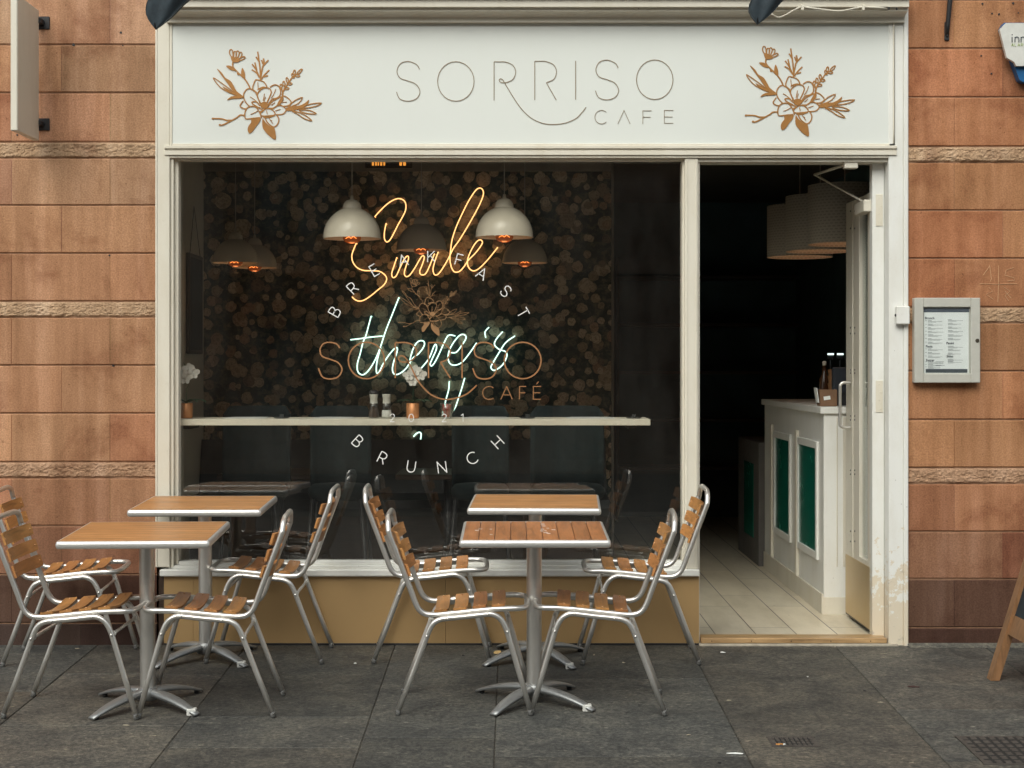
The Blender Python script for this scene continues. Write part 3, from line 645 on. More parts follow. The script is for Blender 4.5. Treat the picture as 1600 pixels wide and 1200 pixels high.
# closer on door head
m = MB(); m.box((DX-.055, yn+.02, zt-.115), (DX-.001, yn+.26, zt-.05), None, .004); cl = m.build('door_closer', CREAM, dr)
a = P(1330, 263, .12); m = MB(); m.box((P(1321,0).x, .02, P(0,262).z), (P(1342,0).x, .07, P(0,250).z), None, .003)
k = P(1273, 273, .55); m.tube([P(1322, 257, .06), k], .008, 8); m.tube([k, (DX-.03, yn+.12, zt-.055)], .006, 8)
m.build('closer_arm', CREAM, dr)
# jamb on the hinge side with hinges
m = MB(); pbox(m, 1368.5, 1387.5, 252.5, 1000, .085, .15, .002); m.build('door_jamb', PEEL, shop)
for y0, y1 in ((301, 351), (595, 645)):
    m = MB(); pbox(m, 1374, 1385, y0, y1, .081, .09, .001)
    for q in (.12, .38, .62, .88):
        p = P(1378+(1 if q in (.12, .62) else 4), y0+(y1-y0)*q); m.ball((p.x, .0805, p.z), .003, 8, (.3,.3,.3))
    m.build('hinge', CREAM, shop)
# small intercom / sensor box
e = MB(); e.box((P(1397.5,0).x, -.05, P(0,507).z), (P(1418,0).x, -.0185, P(0,479).z), None, .004); bx = e.build('junction_box', WHITE, label='small white box fixed to the door post beside the menu case', cat='switch box')
m = MB(); m.ball((P(1397.5,0).x, -.034, P(0,493).z), .008, 8); m.build('lock_barrel', BLACK, bx)

# ------------------------------------------------------------------ items on the facade
# blade sign, edge on
sg = empty('projecting_sign', P(61, 110), 'blank cream panel sign projecting from the left stone wall on black brackets', 'sign')
X = (61-800)*8.44/F; m = MB()
z0 = CZ+(570-220)*8.44/F; z1 = CZ+(570-16)*8.44/F
m.box((X-.035, -.43, z0), (X, -.06, z1), None, .004)
pl = m.build('sign_panel', CREAM, None); pl.parent = sg; pl.matrix_parent_inverse = sg.matrix_basis.inverted()
for a, b in ((26, 46), (185, 204)):
    m = MB(); m.box((P(60,0).x, -.008, P(0,b).z), (P(78,0).x, -.0005, P(0,a).z), None, .003); m.box((X-.03, -.07, P(0,b-6).z), (X+.012, -.004, P(0,a+6).z), None, .002)
    m.ball((P(69,0).x, -.010, P(0,(a+b)/2).z), .006, 8)
    o = m.build('bracket', BLACK, None); o.parent = sg; o.matrix_parent_inverse = sg.matrix_basis.inverted()
# canopy corners
def canopy(pts_px, Y, label):
    root = empty('canopy', P(pts_px[0][0], pts_px[0][1], Y), label, 'awning', 'folded navy awnings over the shopfront')
    tip, lft, rgt = [P(x, y, Y) for x, y in pts_px]
    m = MB(); rows = 10; nn = 14; vs = []; fs = []
    for j in range(rows+1):
        t = j/rows
        for i in range(nn+1):
            u = i/nn
            l = tip.lerp(lft, t)+Vector((-.030*math.sin(math.pi*min(1, t*1.6)), 0, 0)); r = tip.lerp(rgt, t)+Vector((0.010*math.sin(math.pi*min(1, t*2)), 0, 0))
            p = l.lerp(r, u); d = math.sin(math.pi*u)*.05*t+.02*t*math.sin(u*9+2*t)
            vs.append((p.x, Y-d, p.z))
    for j in range(rows):
        for i in range(nn): k = j*(nn+1)+i; fs.append((k, k+1, k+nn+2, k+nn+1))
    bk = len(vs); vs2 = vs+[(x, Y+.012+.05*(k//(nn+1))/rows, z) for k, (x, y, z) in enumerate(vs)]
    fs2 = fs+[tuple(q+bk for q in f[::-1]) for f in fs]
    for j in range(rows):
        for i in (0, nn):
            k = j*(nn+1)+i; q = (k, k+nn+1, k+nn+1+bk, k+bk); fs2.append(q if i else q[::-1])
    m.add(vs2, fs2, True); o = m.build('fabric', NAVY); o.parent = root; o.matrix_parent_inverse = root.matrix_basis.inverted()
    m = MB(); m.tube([lft.lerp(tip, .03)+Vector((.01,.0,0)), tip+Vector((0,-.002,.006))], .004, 8); o = m.build('hem_rod', BLACK); o.parent = root; o.matrix_parent_inverse = root.matrix_basis.inverted()
    m = MB(); m.tube([(lft.x-.01, Y+.01, lft.z), (rgt.x+.01, Y+.01, rgt.z)], .012, 10); m.tube([((lft.x+rgt.x)/2, Y+.01, lft.z), ((lft.x+rgt.x)/2, .02, lft.z+.75)], .012, 10); o = m.build('awning_arm', BLACK); o.parent = root; o.matrix_parent_inverse = root.matrix_basis.inverted()
canopy([(243,46), (227,-32), (325,-32)], -.95, 'dark navy awning corner drooping at the top left of the fascia')
canopy([(1184,38), (1173,-32), (1258,-32)], -.95, 'dark navy awning corner hanging over the fascia near the right flower')
# cable under the cornice
m = MB(); c_ = [P(1206,22,-.12), P(1216,27,-.10), P(1226,24,-.12), P(1246,13,-.14), P(1255,11,-.142), P(1280,14,-.145), P(1312,17,-.145), P(1340,12,-.142), P(1352,11,-.14), P(1384,13,-.12), P(1392,17,-.03), P(1398,24,-.018), P(1397.5,32,-.016), P(1396.5,60,-.016), P(1396.5,224,-.014)]
m.tube(smooth(c_, 5), .0042, 8)
for px, py in ((1254,12), (1349,12)): p = P(px, py, -.145); m.box((p.x-.007, -.152, p.z-.014), (p.x+.007, -.129, p.z+.014), None, .002)
m.build('cable', CREAM, label='cream cable clipped under the cornice and down beside the right pilaster', cat='cable')
for px, py, lb in ((1389,14,'black cable end at the top right of the fascia, nearer the cornice middle'), (1402,14,'black cable end closest to the right stone wall, by the fascia top')):
    m = MB(); pp_ = [P(px+random.uniform(-2,2), py+random.uniform(-2,2), -.135) for a in range(4)]; m.tube(pp_, .006, 8)
    m.build('cable_end', BLACK, label=lb, cat='cable end', group='black cable ends under the cornice')
# iron bracket right
br = empty('hanging_bracket', P(1479, 55), 'black iron bracket bolted to the stone right of the fascia', 'bracket')
m = MB(); m.tube([(0,-.012,0), (.001,-.02,.05), (.012,-.03,.20), (.014,-.06,.5)], [.010,.012,.014,.014], 10); m.build('arm', BLACK, br)
m = MB(); m.box((-.013,-.010,-.03), (.013,.0,.07), None, .004); m.ball((0,-.014,-.005), .007, 8); m.ball((0,-.014,.02), .007, 8); m.build('wall_plate', BLACK, br)
# alarm box
al = empty('alarm_box', P(1611, 131), 'white and blue alarm box high on the right stone wall', 'alarm')
def child(mb, name, mat, root, **k):
    o = mb.build(name, mat, **k); o.parent = root; o.matrix_parent_inverse = root.matrix_basis.inverted(); return o
m = MB(); m.prism([(P(x,y).x, P(x,y).z) for x, y in ((1559,48),(1564,39),(1658,39),(1663,48),(1634,128),(1628,131),(1594,131),(1588,128))], -.055, -.0005); child(m, 'back_housing', BLUE, al)
m = MB(); m.prism([(P(x,y,-.08).x, P(x,y,-.08).z) for x, y in ((1562,46),(1572,36),(1650,36),(1660,46),(1649,90),(1637,97),(1634,103),(1588,103),(1585,97),(1573,90))], -.08, -.0551); cv = child(m, 'cover', OFFW, al)
m = MB()
for ch, x in (('i', 1581.5), ('n', 1586), ('n', 1595.5)): glyph(m, ch, x, 53, 13, 1.3, (-.0825, -.0795), xs=.95)
child(m, 'alarm_lettering', DINK, cv).parent = cv
m = MB()
for i, ch in enumerate('ALARM'): glyph(m, ch, 1580.5+i*5, 68, 4, .5, (-.0825, -.0795))
child(m, 'alarm_lettering', plain('lime_ink', (.35,.45,.15), .6), cv)
for o in D.objects:
    if o.name.startswith('alarm_lettering'): o.parent = cv; o.matrix_parent_inverse = Matrix.Identity(4)
cv.matrix_parent_inverse = al.matrix_basis.inverted()
# menu case
mc = empty('menu_case', P(1476, 598), 'silver wall menu case with a printed paper menu, right of the doorway', 'menu board')
m = MB(); Y = -.055
for x0, x1, y0, y1 in ((1425,1439,466,598), (1512.5,1527,466,598)): pbox(m, x0, x1, y0, y1, Y, -.0005, .003)
for y0, y1 in ((466,480.5), (583.5,598)): pbox(m, 1439, 1512.5, y0, y1, Y+.0012, -.0005, .003)
pbox(m, 1438, 1513.5, 479.5, 584.5, -.036, -.0005, .001)
child(m, 'case_frame', CASE, mc)
m = MB(); pbox(m, 1440.5, 1511, 482, 488, -.039, -.0362, .0005); child(m, 'header_strip', plain('slate_card', (.10,.12,.15), .7), mc)
m = MB(); pbox(m, 1441, 1510.5, 488.4, 583, -.0375, -.0365, .0002); pp = child(m, 'menu_paper', PAPER, mc)
m = MB(); rr = random.Random(3)
def tl(x, y, L, hgt=.55): p = P(x, y); q = P(x+L, y+hgt); m.box((p.x, -.0383, q.z), (q.x, -.0374, p.z))
for cx, rows in ((1447, [501,506.5,512,517.5,523,529,534.5,545,550.5,556,565,569,573]), (1478, [499.5,505,511,516.5,523,528.5,541,545.5,551.5,561,564.5])):
    for y in rows:
        tl(cx, y, rr.uniform(5,9)); tl(cx, y+1.5, rr.uniform(19,24), .35); tl(cx, y+2.6, rr.uniform(8,20), .35)
        if cx == 1447: tl(cx-4, y, 2)
tl(1459, 565, 13); tl(1459, 568, 12); tl(1459, 571, 14)
child(m, 'menu_text', INK, pp)
m = MB(); pbox(m, 1443.5, 1508.5, 576.5, 582.3, -.0386, -.0373, .0002); child(m, 'footer_strip', DINK, pp)
def text_mesh(txt, px, py, hpx, Y, mat, root, name='menu_heading'):
    cu = D.curves.new(name, 'FONT'); cu.body = txt; cu.size = hpx*8.5/F*1.4; cu.extrude = .0004; cu.offset = .0003
    o = D.objects.new(name, cu); COL.objects.link(o); p = P(px, py); o.matrix_world = Matrix.Translation((p.x, Y, p.z)) @ Matrix.Rotation(R(90), 4, 'X')
    dg = bpy.context.evaluated_depsgraph_get(); me = D.meshes.new_from_object(o.evaluated_get(dg)); me.transform(o.matrix_world)
    D.objects.remove(o); me.materials.clear(); me.materials.append(mat); q = D.objects.new(name, me); COL.objects.link(q)
    q.parent = root; q.matrix_parent_inverse = mc.matrix_basis.inverted() @ Matrix.Identity(4); return q
heads = []
for t, x, y in (('Brunch', 1442.5, 499), ('Pasta', 1443.5, 543), ('Extras', 1444, 564.5), ('Panini', 1475.5, 538), ('Sides', 1476, 558.5)): heads.append(text_mesh(t, x, y, 3.6, -.0383, DINK, pp))
for o in list(pp.children)+heads:
    o.parent = pp; o.matrix_parent_inverse = Matrix.Identity(4)
for nm in ('menu_text', 'footer_strip'):
    for o in D.objects:
        if o.name.startswith(nm): o.parent = pp; o.matrix_parent_inverse = Matrix.Identity(4)
m = MB(); pbox(m, 1438.5, 1513, 480, 584, -.047, -.044, 0); child(m, 'case_glass', glass_mat('case_glass', (.99,1,1), .01), mc)
m = MB(); p = P(1522.5, 532.5); m.add(*(lambda n: ([(p.x+.011*math.cos(2*math.pi*i/n), Y-.0005, p.z+.011*math.sin(2*math.pi*i/n)) for i in range(n)]+[(p.x+.009*math.cos(2*math.pi*i/n), Y-.004, p.z+.009*math.sin(2*math.pi*i/n)) for i in range(n)],
    [(i, (i+1) % n, (i+1) % n+n, i+n) for i in range(n)]+[list(range(n, 2*n))]))(16)); m.box((p.x-.005, Y-.0048, p.z-.0015), (p.x+.004, Y-.0038, p.z+.001)); child(m, 'case_lock', plain('lock_steel', (.16,.14,.11), .35, .8), mc)

# ------------------------------------------------------------------ pavement, road, opposite side
m = MB(); rr = random.Random(11)
xs = [-9.2,-8.3,-7.3,-6.5,-5.7,-4.9,-4.3,-3.6,-2.9,-2.2,-1.41,-.62,-.07,.94,1.71,2.5,3.3,4.2,5.2,6.1,7.0,8,9]
known = {10: [1120, 1168], 9: [1053, 1133], 11: [1152], 12: [1060, 1182], 13: [1133], 14: [1109], 15: [1090, 1160], 8: [1080, 1150]}
for i in range(len(xs)-1):
    ys = [0.0]+[zdep(p)-8.5 for p in known.get(i, [])]; 
    if not known.get(i): ys.append(-rr.uniform(.3, .9))
    while ys[-1] > -11: ys.append(ys[-1]-rr.uniform(.6, 1.3))
    ys[-1] = -11.6
    for j in range(len(ys)-1):
        y1, y0 = ys[j], ys[j+1]; t = rr.uniform(.82, 1.18); br_ = rr.random()
        base = Vector((.068,.069,.064)).lerp(Vector((.086,.079,.067)), br_)
        if j == 0: base = base*.92
        c = tuple(v*t for v in base); g_ = .0014+rr.uniform(0,.0014); ch = .003; dz = rr.uniform(-.0012, .0012)
        X0, X1, Y0, Y1 = xs[i]+g_, xs[i+1]-g_, y0+g_, y1-(g_ if j else 0)
        z = lambda y, d: GZ(y)+dz-d
        vs = [(X0,Y0,z(Y0,.03)),(X1,Y0,z(Y0,.03)),(X1,Y1,z(Y1,.03)),(X0,Y1,z(Y1,.03)),(X0,Y0,z(Y0,ch)),(X1,Y0,z(Y0,ch)),(X1,Y1,z(Y1,ch)),(X0,Y1,z(Y1,ch)),
              (X0+ch,Y0+ch,z(Y0,0)),(X1-ch,Y0+ch,z(Y0,0)),(X1-ch,Y1-ch,z(Y1,0)),(X0+ch,Y1-ch,z(Y1,0))]
        m.add(vs, [(0,1,5,4),(1,2,6,5),(2,3,7,6),(3,0,4,7),(4,5,9,8),(5,6,10,9),(6,7,11,10),(7,4,8,11),(8,9,10,11)], col=c)
GM = .006
m.add([(-9.3,-11.6,GZ(-11.6)-GM),(9.2,-11.6,GZ(-11.6)-GM),(9.2,.05,GZ(.05)-GM),(-9.3,.05,GZ(.05)-GM)], [(0,1,2,3)], col=(.06,.055,.047))
m.build('pavement', PAVE, kind='structure')
m = MB(); x0_ = P(1416,0).x
m.add([(x0_,-.075,GZ(-.075)+.001),(9.1,-.075,GZ(-.075)+.001),(9.1,-.03,.008),(x0_,-.03,.008),(9.1,.002,.012),(x0_,.002,.012)], [(0,1,2,3),(3,2,4,5)], col=(.12,.115,.098)); m.build('pavement_fillet', PAVE, kind='structure')
m = MB(); zr = GZ(-11.6)-.12
m.add([(-120,-140,zr-.01),(120,-140,zr-.01),(120,-11.9,zr-.01),(-120,-11.9,zr-.01)], [(0,1,2,3)], col=(.05,.05,.052))
m.build('road', PAVE, kind='structure')
m = MB(); m.box((-9.3,-11.9,zr-.1), (9.2,-11.6,GZ(-11.6)-.002), (.10,.095,.085)); m.build('kerb', PAVE, kind='structure')
# ground beyond the modelled building, to the horizon
m = MB(); m.add([(-120,-11.6,-.45),(-9.3,-11.6,-.45),(-9.3,100,-.45),(-120,100,-.45)], [(0,1,2,3)], col=(.06,.06,.055)); m.add([(9.2,-11.6,-.45),(120,-11.6,-.45),(120,100,-.45),(9.2,100,-.45)], [(0,1,2,3)], col=(.06,.06,.055))
m.build('ground', PAVE, kind='structure')
# building across the street, seen as reflection in the glass and the metal
ob = empty('townhouse', (0,-21,zr), 'brown stone building across the street, seen only as a reflection in the shop glass', 'building')
m = MB(); rr = random.Random(2)
wins = [(x, z) for x in range(-16, 17, 4) for z in (.9, 4.4, 7.9)]
m.box((-20,-9,0), (20,0,11.5), (.20,.125,.085))
for zz in (.0, 3.7, 7.2, 10.9): m.box((-20,-.0,zz), (20,.12,zz+.25), (.24,.16,.11))
child_root = ob
o = m.build('facade', STONE, ob)
for x, z in wins:
    m = MB(); m.box((x-.75,.001,z), (x+.75,.05,z+2.1), None, .01); wf = m.build('window_frame', DKWOOD, ob)
    m = MB(); m.box((x-.65,.045,z+.1), (x-.03,.056,z+2.0)); m.box((x+.03,.045,z+.1), (x+.65,.056,z+2.0)); m.build('window_glass', plain('far_glass', (.02,.025,.03), .1) if 'far_glass' not in D.materials else D.materials['far_glass'], wf)

# ------------------------------------------------------------------ chairs
def chair_root(label, M): return empty('cafe_chair', (0,0,0), label, 'chair', 'aluminium and teak slat chairs round the pavement tables', M)
def make_chair(label, M):
    root = chair_root(label, M); O = -.29
    half = [(-.046,.0,.868), (-.046,.07,.868), (-.045,.115,.864), (-.042,.150,.848), (-.039,.167,.815), (-.032,.17,.79), (.017,.17,.66), (.060,.17,.545), (.074,.17,.505), (.092,.17,.468), (.118,.17,.446), (.155,.17,.440),
            (.225,.17,.445), (.395,.17,.463), (.49,.17,.468), (.53,.166,.468), (.556,.145,.468), (.568,.11,.468), (.571,.05,.468), (.571,0,.468)]
    pts = [(x+O, y, z) for x, y, z in half] + [(x+O, -y, z) for x, y, z in half[-2:0:-1]]
    m = MB(); m.tube(smooth(pts, 4, True), .0125, 12, True); m.build('tube_frame', ALU, root)
    for sy in (-1, 1):
        m = MB(); y = .196*sy
        lp = [(.0,y,.012), (.066,y,.18), (.128,y,.345), (.142,y,.380), (.160,y,.408), (.188,y,.424), (.225,y,.430), (.31,y,.438), (.395,y,.448), (.425,y,.445), (.450,y,.430), (.468,y,.405), (.482,y,.372), (.535,y,.19), (.587,y,.012)]
        lp2 = [(x+O, yy-sy*.0 + (0 if z < .3 else -sy*.0), z) for x, yy, z in lp]
        q = [Vector(lp2[0])]+[Vector(v) for v in smooth([lp2[2]]+lp2[3:-2]+[lp2[-3+0]], 4)]+[Vector(lp2[-1])]
        q = [Vector(lp2[0]), Vector(lp2[1])]+smooth(lp2[2:13], 4)+[Vector(lp2[13]), Vector(lp2[14])]
        m.tube(q, .0122, 12)
        for x, z in ((.222,.430), (.398,.449), (.130,.352), (.483,.372)):
            m.ball((x+O, y+sy*.0125, z), .0065, 8)
            if z > .4: m.tube([(x+O, y, z+.0), (x+O, sy*.165, z+.012)], .005, 6)
        lg = m.build('leg_frame', ALU, root)
        for x in (0, .587):
            m = MB(); dx = .004 if x == 0 else -.004
            m.tube([(x+O, y, .0), (x+O+dx*.3, y, .006), (x+O+dx, y, .026)], [.010,.0122,.0125], 12); m.build('foot_cap', GREY, lg)
    for x, z in ((.130,.352), (.483,.372)):
        m = MB(); m.tube([(x+O, -.186, z), (x+O, .186, z)], .0075, 10)
        br = m.build('cross_brace', ALU, root)
        for sy in (-1, 1): m = MB(); m.tube([(x+O, sy*.184, z), (x+O, sy*.168, z)], .0125, 10); m.build('end_cap', OFFW, br)
    def slat(c, ax, up, nrm, hw, sag, thick, ln, colr):     # curved slat running along y
        m = MB(); N = 14; vs = []; fs = []
        for i in range(N+1):
            t = -1+2*i/N; y = t*ln; off = -sag*(1-t*t)
            wz = hw*(1 if abs(t) < .93 else .90)
            for a, b in ((-wz, 0), (wz, 0), (wz, thick), (-wz, thick)):
                p = Vector(c)+Vector(up)*a+Vector(nrm)*(off+b)
                vs.append((p.x, y, p.z))
        for i in range(N):
            for k in range(4): k2 = (k+1) % 4; fs.append((4*i+k, 4*i+k2, 4*i+4+k2, 4*i+4+k))
        fs += [(3,2,1,0), tuple(4*N+k for k in range(4))]
        m.add(vs, fs, False, colr)
        for sy in (-1, 1):
            p = Vector(c)+Vector(nrm)*(thick+.0003-sag*.12); m.ball((p.x, sy*(ln-.018), p.z), .004, 6, (1.4,1.6,2.2))
        return m
    rr = random.Random(sum(map(ord, label)))
    for xm, zr_ in ((.190,.442), (.275,.4505), (.360,.4595), (.444,.4655)):
        t = rr.uniform(.72, 1.15)
        nrm = Vector((-.10,0,.995)).normalized(); up = Vector((.995,0,.10)).normalized()
        slat((xm+O, 0, zr_+.0125), None, up, nrm, .0305, .016, .010, .176, (t, t*rr.uniform(.9,1.02), t*.95)).build('seat_slat', TEAK, root)
    d = Vector((.110,0,-.355)).normalized(); nr = Vector((.355,0,.110)).normalized()
    for k, zc in enumerate((.775, .703, .632)):
        xc = -.037+.110*(.857-zc)/.355; t = rr.uniform(.95, 1.3)
        slat((xc+O+nr.x*.0125, 0, zc+nr.z*.0125), None, -d, nr, .0285, .034, .010, .178, (t, t*rr.uniform(.92,1.02), t*.95)).build('back_slat', TEAK, root)
    return root
def ground_M(X, Y, yaw): return Matrix.Translation((X, Y, GZ(Y))) @ Matrix.Rotation(math.atan(SL), 4, 'X') @ Matrix.Rotation(yaw, 4, 'Z')
def chair_at(xr, xf, yr, yf, label, dyaw=0):
    Z = zdep((yr+yf)/2); X = ((xr+xf)/2-800)*Z/F; face = 0 if xf > xr else math.pi
    yaw = face+R(dyaw)
    return make_chair(label, ground_M(X, Z-8.5+.196, yaw))
chair_at(8, 212, 1126, 1121, 'slat chair at the near left table, facing right, cut off by the left picture edge', -2)
chair_at(3, 183, 1041, 1042, 'slat chair behind the leftmost one, facing right to the far left table', 2)
chair_at(421, 220, 1123, 1121, 'slat chair facing left, tucked under the near left table', 2)
chair_at(504, 324, 1037, 1038, 'slat chair facing left at the far left table by the window', -1)
chair_at(620, 828, 1118, 1118, 'slat chair facing right at the near right table with the deep boards', 0)
chair_at(583, 762, 1036, 1037, 'slat chair facing right at the far right table, in front of the bronze panel', 1)
chair_at(1038, 838, 1118, 1117, 'slat chair facing left at the near right table', -2)
chair_at(1091, 914, 1040, 1038, 'slat chair facing left beside the doorway, at the far right table', 0)

# ------------------------------------------------------------------ tables
def make_table(label, X, Y, H, yaw, deep, wid=.66, dep=.62, base=0, tint=1):
    root = empty('cafe_table', (0,0,0), label, 'table', 'square teak-topped pavement tables', ground_M(X, Y, R(yaw)))
    m = MB(); n = 9; rr = random.Random(int(X*100)); ins = .014
    if deep:
        w0 = (wid-2*ins)/n
        for i in range(n):
            t = rr.uniform(.82, 1.12)*tint; m.box((-wid/2+ins+i*w0+.0016, -dep/2+ins, H-.02), (-wid/2+ins+(i+1)*w0-.0016, dep/2-ins, H+.0005), (t,t*.96,t*.9), .0015)
    else:
        w0 = (dep-2*ins)/n
        for i in range(n):
            t = rr.uniform(.88, 1.1)*tint; m.box((-wid/2+ins, -dep/2+ins+i*w0+.0008, H-.02), (wid/2-ins, -dep/2+ins+(i+1)*w0-.0008, H+.0005), (t,t*.98,t*.95), .001)
    m.box((-wid/2+.016, -dep/2+.016, H-.026), (wid/2-.016, dep/2-.016, H-.006), (.3,.25,.2))
    tp = m.build('tabletop', TOPY if deep else TOPX, root)
    if deep:
        for k in range(14):
            x, y = (rr.gauss(.05, .02), rr.uniform(-.12,.22)) if k < 9 else (rr.uniform(-.28,.28), rr.uniform(-.25,.25)); L = rr.uniform(.003,.010)
            m = MB(); m.box((x-L, y-.002, H+.0004), (x+L, y+.002+L*.4, H+.0011)); m.build('scuff_mark', PAPER, tp)
    m = MB(); r = .0155; zc = H-.0165; q = [(-wid/2, -dep/2), (wid/2, -dep/2), (wid/2, dep/2), (-wid/2, dep/2)]
    prof = [(r*.2, H-.001), (-r*.35, H+.0006), (-r*.8, H-.004), (-r, zc), (-r*.85, H-.029), (-r*.4, H-.0335), (r*.6, H-.0335), (r, H-.03)]
    vs = []; fs = []
    cs = [(-wid/2+r, -dep/2+r), (wid/2-r, -dep/2+r), (wid/2-r, dep/2-r), (-wid/2+r, dep/2-r)]; rings = []
    for ci, (cx, cy) in enumerate(cs):
        for k in range(4):
            a = math.pi+ci*math.pi/2+k*math.pi/6; rings.append((cx, cy, math.cos(a), math.sin(a)))
    for cx, cy, ca, sa in rings:
        for o, z in prof: vs.append((cx+ca*(-o), cy+sa*(-o), z))
    M_ = len(prof); N = len(rings)
    for i in range(N):
        for k in range(M_): fs.append((i*M_+k, ((i+1) % N)*M_+k, ((i+1) % N)*M_+(k+1) % M_, i*M_+(k+1) % M_))
    m.add(vs, fs, True); m.build('edge_rim', RIM, tp)
    m = MB(); m.box((-.17,-.02,H-.034), (.17,.02,H-.026)); m.box((-.02,-.17,H-.0345), (.02,.17,H-.0265)); m.lathe([(.001,H-.045),(.05,H-.045),(.05,H-.0265)], n=20)
    for a in (.15, -.15): m.ball((a, -.0, H-.037), .006, 8)
    m.build('top_bracket', CASTALU, root)
    m = MB(); m.lathe([(.034,.085),(.034,H-.044)], n=32); m.build('column', ALU, root)
    m = MB(); m.lathe([(.001,.030),(.046,.032),(.047,.070),(.041,.084),(.0335,.088),(.001,.088)], n=28); m.build('hub', CASTALU, root)
    for k in range(4):
        a = R(base+90*k); ca, sa = math.cos(a), math.sin(a); m = MB(); vs = []; fs = []; N = 12
        for i in range(N+1):
            t = i/N; rad = .03+t*.29; z = .062*(1-t**1.9)+.013; hw = .024-.006*t+.010*math.sin(math.pi*t**.8); th = .022-.013*t
            for u, v in ((-hw, z-th), (-hw*.9, z), (-hw*.35, z+.006*(1-t*.5)), (hw*.35, z+.006*(1-t*.5)), (hw*.9, z), (hw, z-th)):
                vs.append((ca*rad-sa*u, sa*rad+ca*u, max(v, .002)))
        for i in range(N):
            for q in range(6): q2 = (q+1) % 6; fs.append((6*i+q, 6*i+q2, 6*i+6+q2, 6*i+6+q))
        fs += [tuple(range(6))[::-1], tuple(6*N+q for q in range(6))]
        m.add(vs, fs, True); lg = m.build('base_leg', CASTALU, root)
        m = MB(); rf = .292
        if k == 3: m.box((ca*.285-.020, sa*.285-.020, .0005), (ca*.285+.020, sa*.285+.020, .030), None, .003); m.build('levelling_block', OFFW, lg)
        else: m.lathe([(.001,.0005),(.012,.0005),(.012,.014),(.001,.014)], (ca*rf, sa*rf, 0), 12); m.build('glide', BLACK, lg)
    return root
make_table('square table with boards running front to back, nearest right of centre', .10, 7.27-8.5, .783, .0, True, base=55-90*0, dep=.63)
make_table('square table with side to side boards behind the nearest one, right of the grinders', .118, 8.165-8.5, .808, -2.0, False, base=38, dep=.60)
make_table('square table with smooth side to side boards, nearest on the left', -1.638, 7.20-8.5, .790, 2.0, False, base=52, dep=.64)
make_table('square table standing partly before the left stone wall, behind the nearest left one', -1.562, 8.165-8.5, .800, .5, False, base=48, dep=.60)

# ------------------------------------------------------------------ interior shell
ZB = 12.3-8.5; XL = -2.371; XW = .763; XR = 2.75; FZ = P(0, 997, .1).z-.002
m = MB(); m.box((XL-.1, .165, -.1), (XR+.1, 7.1, FZ)); m.box((P(1094,0).x, .06, -.1), (P(1388,0).x, .166, FZ)); m.build('floor', TILE, kind='structure')
m = MB(); m.box((XL-.1, .301, 3.06), (XR+.1, 7.1, 3.2)); m.build('ceiling', CEIL, kind='structure')
def struct_box(name, a, b, mat): m = MB(); m.box(a, b); return m.build(name, mat, kind='structure')
struct_box('wall_left', (XL-.1, .30, FZ), (XL, 7.1, 3.06), PLASTER)
struct_box('wall_right', (XR, .30, FZ), (XR+.1, 7.1, 3.06), DARKW)
struct_box('wall_wallpapered', (XL, ZB, FZ), (XW, ZB+.12, 2.975), WALLP)
struct_box('wall_upper_band', (XL, ZB-.015, 2.975), (XW, ZB+.12, 3.06), plain('band_plaster', (.30,.28,.25), .8))
struct_box('wall_return', (XW-.1, ZB+.12, FZ), (XW, 7.0, 3.06), DARKW)
struct_box('wall_back', (XW-.1, 7.0, FZ), (XR, 7.1, 3.06), DARKW)
m = MB(); m.box((XW, ZB-.012, FZ), (XW+.02, ZB+.13, 3.06), None, .002); m.build('corner_bead', plain('corner_trim', (.20,.19,.17), .6), kind='structure')
# front wall returns inside, either side
struct_box('wall_front', (XL, .30, FZ), (P(246,0).x, .302, 3.06), PLASTER)

# banquette
bq = empty('banquette', ((XL+.1), ZB-.3, FZ), 'long dark padded bench along the flowered back wall', 'bench')
m = MB(); x0, x1 = XL+.005, XW-.05
vs = [(ZB-.02,.90),(ZB-.10,.92),(ZB-.22,.52),(ZB-.60,.50),(ZB-.63,.44),(ZB-.60,.38),(ZB-.02,.38)]
n = len(vs); m.add([(x0, y, z) for y, z in vs]+[(x1, y, z) for y, z in vs], [(i, (i+1) % n, (i+1) % n+n, i+n) for i in range(n)]+[list(range(n))[::-1], list(range(n, 2*n))]); child(m, 'upholstery', DTEAL, bq)
m = MB(); m.box((x0, ZB-.55, FZ), (x1, ZB-.02, .3802)); child(m, 'plinth', DKWOOD, bq)
# bar shelf at the window
zsf = 1.196
sh = empty('window_shelf', (P(640,0,.12).x, .14, zsf-.034), 'long cream bar shelf across the inside of the window', 'shelf')
m = MB(); m.box((P(275.5,0,.13).x, .115, zsf-.034), (P(1016,0,.13).x, .46, zsf), None, .002); child(m, 'board', CREAM, sh)
m = MB(); p = P(994, 658, .112); m.lathe([(.001,-.006),(.022,-.006),(.024,.0)], (p.x, .20, zsf-.036), 16)
for xx in (P(300,0,.3).x, P(669,0,.3).x, P(985,0,.3).x): m.box((xx-.02, .16, zsf-.055), (xx+.02, .40, zsf-.0345))
child(m, 'shelf_leg', plain('dark_leg', (.03,.028,.026), .5), sh)
